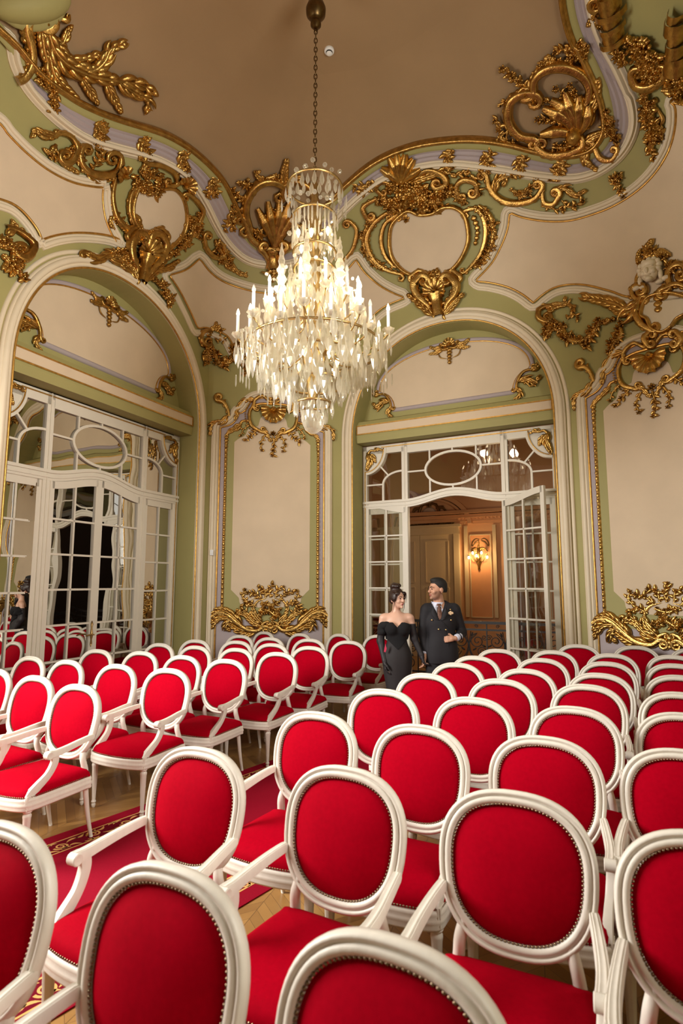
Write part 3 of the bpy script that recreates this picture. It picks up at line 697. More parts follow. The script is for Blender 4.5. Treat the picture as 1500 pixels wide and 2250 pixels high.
CFM = np.vstack([mirror_path(CF), segs([(2*UM-.43, 1.62), (2*UM-.55, 1.50)], [(2*UM-.55, 1.50), (2*UM-.62, 1.38), (UM, 1.34), (.62, 1.38), (.55, 1.50)], [(.55, 1.50), (.43, 1.62)])[1:-1]])
def wall_panel(f, wall):
    mp = FacMap(f)
    inn = OUTER.copy(); panel('lilac_panel', mp, np.vstack([inn]), M['lilac'], w=.006, parent=wall)
    panel('green_panel', mp, np.vstack([GFM, BASE]), M['green'], w=.012, parent=wall)
    panel('cream_panel', mp, CFM, M['cream'], w=.017, parent=wall)
    moulding('panel_moulding', mp, OUTER, .12, .055, M['white'], parent=wall)
    goldline('gilt_bead', mp, inset_path(OUTER, .075), .014, wall, lift=.012)
    goldline('gilt_frame', mp, GFM, .022, wall, lift=.012)
wall_panel(FM, w_mid); wall_panel(FR, w_cant)
# ------------------------------------------------------------------ mouldings of the cove, traced on the photo and laid on its surface
h2 = lambda L: [(x/2, y/2) for x, y in L]
SPL_out = segs(h2([(-160, 420), (0, 520), (50, 580), (130, 660), (220, 730), (320, 780), (420, 800), (474, 800)]), h2([(474, 800), (468, 870), (478, 950), (500, 1010), (520, 1045), (546, 1102)]), h2([(546, 1102), (500, 1067), (420, 1050), (320, 1047), (230, 1062), (160, 1090)]), h2([(160, 1090), (150, 1040), (110, 980), (60, 930), (0, 902), (-160, 860)]))
SPR_gold = segs([(1120, 467), (1150, 478), (1200, 486), (1250, 485), (1300, 472), (1350, 452), (1400, 420), (1440, 380), (1470, 330), (1484, 280), (1485, 235), (1474, 222)], [(1474, 222), (1540, 236)], [(1540, 236), (1540, 640)], [(1540, 640), (1400, 655), (1340, 640), (1292, 628), (1252, 626), (1216, 634), (1188, 652), (1172, 667)], [(1172, 667), (1148, 648), (1116, 632), (1076, 622), (1044, 619)], [(1044, 619), (1080, 580), (1100, 544), (1112, 515), (1117, 495), (1120, 467)])
BM_gold = segs([(437, 568), (460, 597), (487, 617), (527, 633), (567, 643), (612, 647), (655, 643), (695, 632), (735, 612), (765, 590), (782, 570)], [(782, 570), (800, 597), (833, 627), (865, 645), (890, 655)], [(890, 655), (850, 672), (825, 690), (806, 712)], [(806, 712), (790, 718), (760, 716), (735, 727), (712, 750), (695, 785)], [(695, 785), (640, 800), (600, 804), (560, 800), (517, 770)], [(517, 770), (500, 740), (473, 727), (450, 720), (433, 723)], [(433, 723), (417, 687), (393, 640), (370, 605)], [(370, 605), (408, 592), (437, 568)])
def grow(p, d):
    """closed px outline moved outward by d px"""
    c = p-np.roll(p, 1, 0); T = np.roll(p, -1, 0)-np.roll(p, 1, 0); T /= np.maximum(np.linalg.norm(T, axis=1, keepdims=True), 1e-9); A = np.sum(p[:, 0]*np.roll(p[:, 1], -1)-np.roll(p[:, 0], -1)*p[:, 1]); s = 1 if A > 0 else -1
    return p+s*d*np.stack([T[:, 1], -T[:, 0]], 1)
def shrink_c(p, d): return grow(p, -d)
def dedup(p): p = np.asarray(p); k = np.linalg.norm(p-np.roll(p, 1, 0), axis=1) > 1e-6; return p[k]
def cove_panel(gold):
    g = dedup(gold); panel('cream_panel', PX, resample(g, 9, True), M['cream'], w=.02, parent=cove, thick=.03, step=.16)
    goldline('gilt_bead', PX, g, .014, cove, True, lift=.02, step=.06)
    moulding('panel_moulding', PX, grow(g, 11), .11, .05, M['white'], True, cove, .06)
SPL_in = shrink_c(dedup(SPL_out), 11)
cove_panel(SPL_in); cove_panel(SPR_gold); cove_panel(BM_gold)
# cornice: gilt lip, lilac frieze with ribs, cream moulding
BANDL = segs([(-20, 60), (20, 85), (32, 140), (57, 190), (95, 235), (140, 275), (190, 307), (250, 325), (310, 340), (360, 358), (400, 382), (430, 414), (452, 450), (472, 490), (495, 528), (525, 560), (557, 577), (600, 584)])
BANDR = segs([(600, 584), (650, 575), (690, 545), (725, 500), (760, 458), (800, 422), (845, 392), (900, 372), (950, 362), (1000, 360), (1050, 365), (1100, 372), (1175, 385), (1250, 392), (1300, 383), (1345, 357), (1376, 322), (1393, 275), (1388, 220), (1360, 150), (1328, 90), (1306, 30), (1296, -40), (1300, -120), (1330, -260)])
BAND = np.vstack([BANDL, BANDR[1:]])
ni = 260
LP, BP = [np.stack([np.interp(np.linspace(0, 1, ni), np.r_[0, np.cumsum(np.linalg.norm(np.diff(X_, axis=0), axis=1))]/np.sum(np.linalg.norm(np.diff(X_, axis=0), axis=1)), X_[:, k]) for k in (0, 1)], 1) for X_ in (LIP, BAND)]
# match the two curves at their halves so the bands stay square to the run
def halfmatch(A_, B_):
    out = []
    for (a, b) in ((A_[0], B_[0]), (A_[1], B_[1])):
        n_ = 130; f_ = lambda X_: np.stack([np.interp(np.linspace(0, 1, n_), np.r_[0, np.cumsum(np.linalg.norm(np.diff(X_, axis=0), axis=1))]/np.sum(np.linalg.norm(np.diff(X_, axis=0), axis=1)), X_[:, k]) for k in (0, 1)], 1)
        out.append((f_(a), f_(b)))
    return np.vstack([out[0][0], out[1][0][1:]]), np.vstack([out[0][1], out[1][1][1:]])
LP, BP = halfmatch((LIPL, LIPR), (BANDL, BANDR))
mb = MB(); cuts = np.linspace(.28, 1.0, 9); G = []
for j, c in enumerate(np.r_[.0, cuts]):
    P, N = surf(LP+(BP-LP)*c); G.append(P+N*(.05 if j == 0 else .05-.02*(j % 2)+.0))
mb.grid(np.array(G).transpose(1, 0, 2)[:, ::-1] if False else np.array(G)); 
fr_ = mb.build('frieze_band', [M['lilac']], cove, smooth=False)
mid_ = LP+(BP-LP)*.17; P, N = surf(mid_); g = MB(); g.sweep(P+N*.045, N, arc_profile(.13, .02)); g.build('olive_fillet', M['green'], cove)
moulding('cornice_moulding', PX, BP, .13, .085, M['white'], False, cove, .06)
P, N = surf(resample(LIP, 6)); g = MB(); g.sweep(P+N*.03, N, np.array([(-.034, -.04), (-.034, .05), (-.02, .085), (.0, .095), (.016, .08), (.022, .06), (.032, .062), (.04, .045), (.04, -.03)])); g.build('gilt_cornice_lip', M['gold'], cove)
# ------------------------------------------------------------------ gilded plaster ornament
RO = random.Random(11)
class Orn:
    """one ornament: an Empty on the wall, every motif a part of its own"""
    def __init__(s, name, label, cat_, mp, at, group=None, base=.022, fat=1.0):
        s.base = base; s.fat = fat; s.mp = mp; P, N = mp(np.array([at], float)); s.t = thing(name, label, cat_, tuple(P[0]), group); s.sc0 = mp.scale(at)
    def place(s, q):
        P, N = s.mp(np.asarray(q, float)); return P+N*s.base, N
    def _stroke(s, mb, pts, w, rel, prof='leaf', n=None, lift=0.0, ridges=2, curl=0.0):
        """a tapered raised run along pts; w: width profile (start, middle, end) in metres"""
        q = np.asarray(pts, float)
        k = n or max(6, min(40, int(np.linalg.norm(np.diff(q, axis=0), axis=1).sum()*s.sc0/.022)+3))
        d = np.r_[0, np.cumsum(np.linalg.norm(np.diff(q, axis=0), axis=1))]; d /= d[-1]
        tt = np.linspace(0, 1, k); q = np.stack([np.interp(tt, d, q[:, 0]), np.interp(tt, d, q[:, 1])], 1)
        P, N = s.place(q)
        if len(w) == 3: ww = np.where(tt < .4, w[0]+(w[1]-w[0])*np.sin(tt/.4*PI/2), w[1]+(w[2]-w[1])*(1-np.cos((tt-.4)/.6*PI/2)))
        else: ww = np.interp(tt, np.linspace(0, 1, len(w)), w)
        a = np.linspace(0, PI, 7 if ridges < 2 else 9)
        h = np.sin(a); c = -np.cos(a)
        if ridges >= 2: h = np.sin(a)*(.78+.30*np.abs(np.cos(a*ridges)))
        ww = ww*s.fat; rr = np.minimum(rel*s.fat**.5, ww*1.3)
        T, Nn, B = frames(P, N)
        up = lift+curl*np.maximum(0, tt-.55)**2*4
        G = P[:, None]+B[:, None]*(ww[:, None]*c[None])[..., None]+Nn[:, None]*(rr[:, None]*h[None]+up[:, None]-.004)[..., None]
        mb.grid(G)
        e = max(curl, lift)
    def part(s, name, mb): return mb.build(name, M['gold'], s.t)
    def scroll(s, pts, w=.045, rel=.06, v0=0, v1=0, t0=1.6, t1=1.6, r0=None, r1=None, ridges=3, name='scroll', mb=None, taper=.6, leafy=True):
        """a rolled scroll: a smooth run with a volute at either end; v0, v1 give the turn (-1, 0, 1)"""
        own = mb is None; mb = mb or MB(); c = cat(pts, 8); U = 1/s.sc0
        def vol(p, d, sg, r, turns):
            th0 = math.atan2(d[1], d[0]); nrm = np.array([-math.sin(th0), math.cos(th0)])*sg
            cen = p+nrm*r; a0 = math.atan2(-nrm[1], -nrm[0]); t = np.linspace(0, turns*2*PI, int(14*turns)+4); R = r*(1-t/(turns*2*PI)*.88)
            return np.stack([cen[0]+R*np.cos(a0+sg*t), cen[1]+R*np.sin(a0+sg*t)], 1), cen, r
        pre = post = None
        if v1: post, c1, r_ = vol(c[-1], c[-1]-c[-2], v1, (r1 or w*1.5)*U, t1)
        if v0: pre, c0, r_ = vol(c[0], c[0]-c[1], v0, (r0 or w*1.5)*U, t0)
        run = c
        if pre is not None: run = np.vstack([pre[::-1], run[1:]])
        if post is not None: run = np.vstack([run, post[1:]])
        w = w*.74/s.fat**.5; rel = rel*.85
        ws = (w*.3 if pre is not None else w*taper, w*.75, w, w*.75, w*.3 if post is not None else w*.15)
        s._stroke(mb, run, ws, rel, ridges=ridges)
        # little leaves springing from the back of the scroll
        d = np.r_[0, np.cumsum(np.linalg.norm(np.diff(c, axis=0), axis=1))]; nl = int(d[-1]*s.sc0/.085)
        sgo = -(v1 or v0 or 1)
        for i in range(nl if w > .02 and leafy else 0):
            t = (i+.5)/nl; x = np.array([np.interp(t*d[-1], d, c[:, k]) for k in (0, 1)]); j = min(len(c)-2, int(np.searchsorted(d, t*d[-1]))); tg = c[j+1]-c[j]; th = math.degrees(math.atan2(tg[1], tg[0])); nn = np.array([-tg[1], tg[0]])/np.linalg.norm(tg)*sgo
            s.leaf(mb, x+nn*w*.5/s.sc0, th+sgo*(38+14*RO.random()), w*RO.uniform(1.5, 2.4), w*.42, bend=-sgo*.9, rel=rel*.55, curl=.012)
        for ok, cc in ((v0, c0 if v0 else None), (v1, c1 if v1 else None)):
            if ok: P, N = s.place(cc[None]); s._ball(mb, P[0], N[0], w*.42, rel*.9)
        return s.part(name, mb) if own else None
    def _ball(s, mb, P, N, r, h, lift=0.0):
        T = np.cross(N, [0.3, 0.2, 1]); T /= np.linalg.norm(T); B = np.cross(N, T); mb.blob(P+N*lift, [T*r, B*r, N*h], n=8, m=4, half=True)
    def leaf(s, mb, p, ang, L, w, bend=0.5, rel=.03, lift=0.0, curl=.0):
        """one pointed curling leaf from p, ang in degrees in map axes; L, w in metres"""
        a = math.radians(ang); U = L/s.sc0; t = np.linspace(0, 1, 9); th = a+bend*t*1.3
        d = np.cumsum(np.stack([np.cos(th), np.sin(th)], 1), 0); d = (d-d[0])/len(t)*U
        s._stroke(mb, np.array(p, float)+d, (w*.45, w, .003), rel, n=8, lift=lift, ridges=1, curl=curl)
    def acanthus(s, pts, w=.07, rel=.05, n=7, name='acanthus_leaf', mb=None, spread=42, side=0, lobes=True):
        """a long leaf with lobes springing along both sides of its rib"""
        own = mb is None; mb = mb or MB(); c = cat(pts, 8)
        s._stroke(mb, c, (w*.30, w*.36, .008), rel*1.05, ridges=2)
        d = np.r_[0, np.cumsum(np.linalg.norm(np.diff(c, axis=0), axis=1))]; tot = d[-1]*s.sc0
        for i in range(n):
            t = (i+.35)/n; x = np.array([np.interp(t*d[-1], d, c[:, k]) for k in (0, 1)]); j = min(len(c)-2, int(np.searchsorted(d, t*d[-1]))); tg = c[j+1]-c[j]; th = math.degrees(math.atan2(tg[1], tg[0]))
            L = s.fat*max(.04, min(w*2.7, tot*.46))*(1-.5*t)*(.75+.5*RO.random())
            for sg in (-1, 1):
                if side and sg != side: continue
                s.leaf(mb, x, th+sg*(spread+8*RO.random()), L, w*.40*(1-.35*t), bend=-sg*.95, rel=rel*.85, curl=.012)
        s.leaf(mb, c[-1]-(c[-1]-c[-2])*.5, math.degrees(math.atan2(*(c[-1]-c[-2])[::-1])), w*1.1, w*.3, .3, rel*.8)
        return s.part(name, mb) if own else None
    def flower(s, mb, p, r=.04, n=5, h=.035, lift=.0):
        P, N = s.place(np.array([p], float)); P, N = P[0]+N[0]*lift, N[0]; T = np.cross(N, [0.3, 0.2, 1]); T /= np.linalg.norm(T); B = np.cross(N, T); a0 = RO.random()*6
        for k in range(n):
            a = a0+k*2*PI/n; dr = T*math.cos(a)+B*math.sin(a); sd = np.cross(N, dr); tip = dr*r*.62+N*h*.35
            mb.blob(P+tip, [dr*r*.48+N*h*.35, sd*r*.36, N*h*.45], n=6, m=4)
        mb.blob(P+N*h*.6, [T*r*.28, B*r*.28, N*h*.5], n=6, m=4)
    def spray(s, pts, w=.035, n=6, flowers=2, name='flower_spray', mb=None, L=.07):
        """a stalk with leaves and little flowers"""
        own = mb is None; mb = mb or MB(); c = cat(pts, 8); s._stroke(mb, c, (.012, .010, .005), .016, ridges=1)
        d = np.r_[0, np.cumsum(np.linalg.norm(np.diff(c, axis=0), axis=1))]
        for i in range(n):
            t = (i+.5)/n; x = np.array([np.interp(t*d[-1], d, c[:, k]) for k in (0, 1)]); j = min(len(c)-2, int(np.searchsorted(d, t*d[-1]))); tg = c[j+1]-c[j]; th = math.degrees(math.atan2(tg[1], tg[0]))
            s.leaf(mb, x, th+(1 if i % 2 else -1)*RO.uniform(35, 70), L*RO.uniform(.7, 1.2), L*.22, RO.uniform(-.6, .6), .022, curl=.02)
        for i in range(flowers):
            t = 1-i/max(1, flowers)*.8; x = np.array([np.interp(t*d[-1], d, c[:, k]) for k in (0, 1)]); s.flower(mb, x+np.array([RO.uniform(-1, 1), RO.uniform(-1, 1)])*w*.4/s.sc0, w)
        return s.part(name, mb) if own else None
    def garland(s, pts, r=.05, n=14, name='flower_garland', mb=None, fat=True):
        """a swag packed with flowers and leaves, fattest in the middle"""
        own = mb is None; mb = mb or MB(); c = cat(pts, 8); d = np.r_[0, np.cumsum(np.linalg.norm(np.diff(c, axis=0), axis=1))]
        s._stroke(mb, c, (r*.25, r*.4, r*.2), r*.5, ridges=1)
        for i in range(n):
            t = (i+.5)/n; x = np.array([np.interp(t*d[-1], d, c[:, k]) for k in (0, 1)]); f = (.55+.6*math.sin(PI*t)) if fat else 1
            o = np.array([RO.uniform(-1, 1), RO.uniform(-1, 1)])*r*.7*f/s.sc0
            s.flower(mb, x+o, r*f*RO.uniform(.55, .85), h=r*.8)
            for _ in range(2): s.leaf(mb, x+o, RO.uniform(0, 360), r*1.5*f, r*.32, RO.uniform(-.7, .7), r*.4, curl=.02)
        return s.part(name, mb) if own else None
    def shell(s, c, r, ang=90, spread=200, n=9, rel=.06, name='shell', inner=.16, ex=1.0):
        """fluted scallop opening towards ang"""
        mb = MB(); U = 1/s.sc0
        for i in range(n):
            th = math.radians(ang-spread/2+spread*(i+.5)/n); f = 1-.18*abs((i+.5)/n-.5)*2; t = np.linspace(inner, 1, 9)
            q = np.array(c)+np.stack([np.cos(th)*t, np.sin(th)*t*ex], 1)*r*f*U
            wd = r*f*math.radians(spread)/n*.60
            s._stroke(mb, q, (wd*.2, wd*.8, wd*1.0, wd*.75), rel, ridges=1, n=9, curl=rel*.35)
        P, N = s.place(np.array([c], float)); s._ball(mb, P[0], N[0], r*.2, rel)
        return s.part(name, mb)
    def beads(s, pts, r=.014, gap=.034, name='bead_row', closed=False):
        mb = MB(); q = resample(cat(pts, 8, closed), gap/s.sc0, closed); P, N = s.place(q)
        for p, n in zip(P, N): s._ball(mb, p, n, r, r*1.1)
        return s.part(name, mb)
    def husks(s, pts, w=.022, n=6, name='husk_drop'):
        """a chain of bellflowers, shrinking"""
        mb = MB(); c = resample(cat(pts, 8), np.linalg.norm(np.diff(cat(pts, 8), axis=0), axis=1).sum()/n)
        for i in range(len(c)-1):
            d = c[i+1]-c[i]; th = math.degrees(math.atan2(d[1], d[0])); f = 1-.5*i/len(c)
            for b in (-24, 0, 24): s.leaf(mb, c[i], th+b, np.linalg.norm(d)*s.sc0*1.1, w*f, -b/60, .025)
            P, N = s.place(c[i][None]); s._ball(mb, P[0], N[0], w*.7*f, .022)
        return s.part(name, mb)
# --- on the two tall panels: crest shell, corner scrolls, foot spray -------------------------------------------------
def tall_panel_ornament(f, where):
    mp = FacMap(f, UM, 0)
    mp0 = mp; mp = FacMap(f, UM, 4.5*(1-1.28), k=1.28)
    o = Orn('gilded_crest', f'gilded scallop crest with drooping sprays at the head of the {where}', 'ornament', mp, (0, 4.4), 'crests of the tall panels', base=.03, fat=1.3)
    o.shell((0, 4.52), .24, -90, 200, 9, .09)
    for s in (-1, 1):
        o.scroll([(s*.05, 4.62), (s*.14, 4.69), (s*.235, 4.63), (s*.245, 4.53)], .036, .06, v0=-s, v1=-s, r0=.04, r1=.05)
        o.scroll([(s*.23, 4.60), (s*.30, 4.46), (s*.27, 4.30), (s*.15, 4.22)], .04, .05, v1=-s, r1=.05)
        o.beads([(s*.285, 4.60), (s*.35, 4.46), (s*.31, 4.28), (s*.2, 4.19)], .014, .036)
        o.acanthus([(s*.22, 4.64), (s*.36, 4.62), (s*.45, 4.50), (s*.47, 4.38)], .05, .04, 6)
        o.acanthus([(s*.13, 4.26), (s*.08, 4.20), (s*.03, 4.12)], .05, .04, 3)
        o.spray([(s*.20, 4.24), (s*.28, 4.16), (s*.34, 4.10)], .03, 7, 2, L=.08)
        o.spray([(s*.10, 4.18), (s*.15, 4.08), (s*.13, 3.98)], .026, 6, 2, L=.07)
        o.spray([(s*.30, 4.30), (s*.37, 4.24), (s*.40, 4.16)], .024, 5, 1, L=.06)
    mb = MB(); o.flower(mb, (0, 4.20), .05, 6); o.part('flower', mb)
    o.spray([(0, 4.16), (.02, 4.04), (0, 3.92)], .03, 8, 3, L=.08)
    mb = MB(); P, N = o.place(np.array([(0, 4.70), (0, 4.66), (0, 4.60)]));
    for p, n in zip(P, N): o._ball(mb, p, n, .028, .05)
    o.part('finial', mb)
    mp = mp0
    for s, side in ((-1, 'left'), (1, 'right')):
        c = Orn('gilded_scroll', f'gilded volute scroll on the {side} shoulder of the {where}', 'ornament', mp, (s*.85, 4.5), 'volute scrolls on the panel shoulders', base=.035, fat=1.25)
        c.scroll([(s*.70, 4.37), (s*.735, 4.50), (s*.80, 4.60), (s*.88, 4.62)], .05, .07, v1=s, r1=.06)
        c.acanthus([(s*.72, 4.40), (s*.80, 4.29), (s*.93, 4.25), (s*.98, 4.20), (s*.99, 4.08)], .05, .05, 7)
        c.leaf_ = None; mb = MB(); c.leaf(mb, (s*.86, 4.68), 90-s*20, .09, .02, s*.8, .03); c.leaf(mb, (s*.84, 4.68), 90+s*25, .07, .018, -s*.6, .03); c.leaf(mb, (s*.78, 4.58), 70 if s > 0 else 110, .09, .02, s*.8, .03); c.part('leaf', mb)
        d = Orn('gilded_leaf_drop', f'gilded leaf sprig on the frame, {side} side of the {where}', 'ornament', mp, (s*.72, 4.1), 'leaf sprigs on the gilt frames', base=.02, fat=1.3)
        d.acanthus([(s*.50, 4.27), (s*.58, 4.20), (s*.68, 4.13), (s*.735, 4.06)], .045, .04, 5); d.husks([(s*.735, 4.05), (s*.74, 3.80)], .024, 5)
        bb = Orn('gilded_reed', f'reeded gilt rod down the {side} edge of the {where}', 'ornament', mp, (s*.74, 2.5), 'reeded gilt rods of the panel frames')
        mb = MB(); zz_ = np.arange(1.32, 4.0, .075)
        for z in zz_: bb._stroke(mb, [(s*.74, z), (s*.74, z+.07)], (.012, .022, .012), .026, n=5, ridges=1)
        bb.part('reed', mb)
    b = Orn('gilded_foot_spray', f'large gilded acanthus and flower spray at the foot of the {where}', 'ornament', mp, (0, 1.2), 'acanthus sprays at the feet of the panels', base=.026, fat=1.45)
    for s in (-1, 1):
        b.scroll([(s*.90, 1.20), (s*.80, 1.26), (s*.66, 1.24), (s*.52, 1.12), (s*.36, 1.01), (s*.20, .99), (s*.115, 1.05)], .05, .08, v1=s, r1=.065)
        b.acanthus([(s*.20, .985), (s*.36, .985), (s*.50, 1.04), (s*.62, 1.12)], .06, .06, 8, spread=55)
        b.acanthus([(s*.42, 1.06), (s*.58, 1.22), (s*.72, 1.30), (s*.84, 1.26), (s*.90, 1.14)], .06, .06, 9)
        b.acanthus([(s*.60, 1.20), (s*.74, 1.20), (s*.83, 1.13), (s*.88, 1.06)], .05, .05, 6)
        b.acanthus([(s*.50, 1.10), (s*.60, 1.16), (s*.68, 1.08), (s*.63, 1.01)], .05, .06, 5)
        b.acanthus([(s*.14, 1.06), (s*.26, 1.12), (s*.36, 1.22), (s*.46, 1.26)], .05, .05, 6)
        b.acanthus([(s*.12, 1.10), (s*.22, 1.20), (s*.26, 1.30)], .05, .05, 5)
        b.scroll([(s*.05, 1.00), (s*.10, 1.02), (s*.12, 1.09), (s*.05, 1.13)], .03, .06, v0=-s, v1=s, r0=.03, r1=.03)
        b.scroll([(s*.20, 1.20), (s*.26, 1.32), (s*.20, 1.44), (s*.06, 1.49)], .022, .04, name='hoop')
        b.spray([(s*.22, 1.36), (s*.34, 1.42), (s*.44, 1.36)], .032, 8, 3, L=.08); b.spray([(s*.30, 1.22), (s*.44, 1.32), (s*.52, 1.28)], .03, 8, 2, L=.08)
        b.spray([(s*.14, 1.46), (s*.24, 1.56), (s*.36, 1.58)], .032, 8, 2, L=.08); b.spray([(s*.08, 1.50), (s*.10, 1.62), (s*.20, 1.66)], .028, 7, 2, L=.08)
        b.spray([(s*.36, 1.44), (s*.44, 1.53), (s*.40, 1.62)], .028, 6, 1, L=.07)
    b.garland([(-.16, 1.22), (-.05, 1.30), (.08, 1.22), (.14, 1.32)], .06, 14); b.garland([(-.14, 1.42), (0, 1.38), (.14, 1.44)], .045, 9)
    b.spray([(0, 1.50), (-.02, 1.62), (.03, 1.71)], .03, 8, 2, L=.08); b.husks([(0, 1.10), (0, .95)], .03, 3)
tall_panel_ornament(FM, 'cream panel between the arches'); tall_panel_ornament(FR, 'right-hand cream panel')
# --- in the arches: tympanum crest and corner leaves, door-frame corners ------------------------------------------
def arch_ornament(f, where):
    mp = FacMap(f, UC, 0, w=-NICHE+.02)
    o = Orn('gilded_crest', f'small gilded shell crest at the top of the {where}', 'ornament', mp, (0, 5.5), 'crests inside the arches', base=.015, fat=1.4)
    o.shell((0, 5.47), .115, 90, 190, 7, .04)
    for s in (-1, 1):
        o.scroll([(s*.02, 5.43), (s*.10, 5.42), (s*.15, 5.48)], .028, .045, v0=s, v1=s, r0=.03, r1=.03)
        o.acanthus([(s*.13, 5.47), (s*.22, 5.46), (s*.30, 5.50)], .04, .04, 5); o.acanthus([(s*.1, 5.44), (s*.2, 5.40), (s*.30, 5.39)], .035, .035, 5)
        o.scroll([(s*.19, 5.42), (s*.15, 5.30), (s*.04, 5.26)], .012, .02, name='hoop')
    o.husks([(0, 5.42), (0, 5.16)], .03, 5)
    for s, side in ((-1, 'left'), (1, 'right')):
        c = Orn('gilded_leaf_corner', f'gilded leaf scroll in the {side} corner of the {where}', 'ornament', mp, (s*1.2, 4.7), 'leaf scrolls in the arch corners', base=.012, fat=1.45)
        c.scroll([(s*1.26, 4.86), (s*1.12, 4.84), (s*1.03, 4.72), (s*1.0, 4.58)], .03, .045, v0=s, v1=-s, r0=.04, r1=.035)
        c.acanthus([(s*1.22, 4.84), (s*1.30, 4.88), (s*1.36, 4.96)], .05, .04, 5); c.acanthus([(s*1.04, 4.70), (s*1.16, 4.72), (s*1.26, 4.66), (s*1.32, 4.70)], .045, .04, 6); c.acanthus([(s*1.02, 4.62), (s*1.06, 4.52), (s*1.0, 4.45)], .04, .04, 4)
        c.spray([(s*1.12, 4.70), (s*1.22, 4.60), (s*1.28, 4.62)], .022, 5, 1, L=.05)
    mp2 = FacMap(f, UC, 0, w=-NICHE+.03)
    for s, side in ((-1, 'left'), (1, 'right')):
        c = Orn('gilded_frame_corner', f'gilded acanthus in the {side} top corner of the door frame, {where}', 'ornament', mp2, (s*1.4, 3.82), 'acanthus corners of the door frames', base=.008, fat=1.5)
        c.scroll([(s*1.30, 3.90), (s*1.38, 3.91), (s*1.42, 3.84), (s*1.37, 3.77)], .024, .05, v0=-s, v1=-s, r0=.03, r1=.02)
        c.acanthus([(s*1.44, 3.88), (s*1.40, 3.76), (s*1.44, 3.62)], .05, .05, 5); c.acanthus([(s*1.42, 3.84), (s*1.34, 3.80), (s*1.30, 3.72)], .04, .04, 4); c.acanthus([(s*1.30, 3.90), (s*1.24, 3.92), (s*1.18, 3.90)], .03, .03, 3)
arch_ornament(FD, 'arch of open doors'); arch_ornament(FL, 'arch of mirrored doors')
# ------------------------------------------------------------------ ornament of the cove, traced on the photo and modelled on the cove's own surface
def C(label, at, name='gilded_cartouche', group=None, base=.03, fat=1.0, cat_='ornament'): return Orn(name, label, cat_, PX, at, group, base, fat)
# flower sprigs on the lilac frieze
def sprig(x, y, lab, ang, k=1.0):
    o = C(lab, (x, y), 'gilded_flower_sprig', 'flower sprigs on the lilac frieze', .05, 1.3); a = math.radians(ang); d = np.array([math.cos(a), math.sin(a)])*22*k; n = np.array([-d[1], d[0]])
    p = np.array([x, y]); o.spray([p-d, p, p+d*.9], .045, 8, 4, L=.12); o.spray([p, p+n*.5+d*.3, p+n*.9+d*.8], .035, 5, 1, L=.1); o.spray([p, p-n*.5-d*.2, p-n*.8-d*.6], .035, 5, 1, L=.1)
for i, (x, y, a) in enumerate([(213, 288, 60), (310, 322, 55), (398, 350, 60), (466, 405, 80), (506, 480, 80)]):
    sprig(x, y, f'gilded flower sprig on the left lilac frieze, {["highest, under the acanthus plume", "second down from the plume", "third down from the plume", "fourth down from the plume", "lowest, beside the corner shell"][i]}', a)
for i, (x, y, a) in enumerate([(805, 408, 130), (985, 348, 60), (1070, 350, 70), (1142, 362, 75), (1228, 372, 80)]):
    sprig(x, y, f'gilded flower sprig on the right lilac frieze, {["leftmost, below the plume crest", "just right of the plume crest", "third from the left", "fourth from the left", "rightmost, under the large shell"][i]}', a)
# acanthus plume in the upper left
o = C('large gilded acanthus plume sweeping over the ceiling at upper left', (150, 130), 'gilded_plume', base=.06, fat=1.25)
o.acanthus([(96, 60), (110, 105), (140, 138), (195, 162), (250, 172), (300, 180), (332, 196)], .10, .09, 10); o.acanthus([(250, 172), (290, 200), (320, 212), (318, 236)], .075, .07, 7)
o.acanthus([(150, 140), (195, 150), (222, 130), (236, 104), (262, 92)], .085, .08, 9); o.acanthus([(112, 92), (140, 122), (172, 128), (206, 116)], .07, .07, 7)
o.acanthus([(104, 80), (128, 92), (140, 70), (148, 58)], .06, .06, 5); o.acanthus([(100, 120), (112, 165), (140, 195), (158, 212)], .08, .07, 8); o.acanthus([(170, 165), (190, 196), (206, 222)], .06, .06, 6); o.acanthus([(225, 176), (240, 205), (258, 240)], .06, .06, 6)
o.acanthus([(84, 40), (86, 90), (98, 140), (120, 190)], .07, .08, 9); o.scroll([(30, 178), (46, 170), (62, 140), (60, 100), (50, 60), (62, 25), (92, 22)], .085, .12, v1=1, r1=.12)
mb = MB()
for k in range(12):
    t = k/11; x, y = np.array([62, 145])+np.array([-4, -110])*t; o._stroke(mb, [(x-10, y+6), (x, y), (x+11, y+5)], (.015, .03, .015), .14, n=7, ridges=1)
o.part('gadroon', mb); o.garland([(75, 150), (95, 185), (110, 212)], .07, 9); o.spray([(120, 205), (110, 228), (112, 240)], .05, 6, 2, L=.1)
o = C('dark olive and gilt boss at the top left corner of the photo', (70, 15), 'plaster_boss', base=.05)
mb = MB(); P, N = o.place(np.array([(62., 2.), (-30., 20.), (150., -8.)])); ax = (P[2]-P[1])/2; bx = np.cross(N[0], ax); bx /= np.linalg.norm(bx)
mb.blob(P[0], [ax, bx*.17, N[0]*.20], n=24, m=9, half=True); mb.blob(P[0]+N[0]*.05-bx*0, [ax*.85, bx*.22, N[0]*.06], n=24, m=9, half=True); mb.build('boss', M['green'], o.t); o.beads([(-10, 8), (30, 12), (70, 12)], .05, .16); o.scroll([(120, 34), (142, 40), (150, 28)], .05, .08)
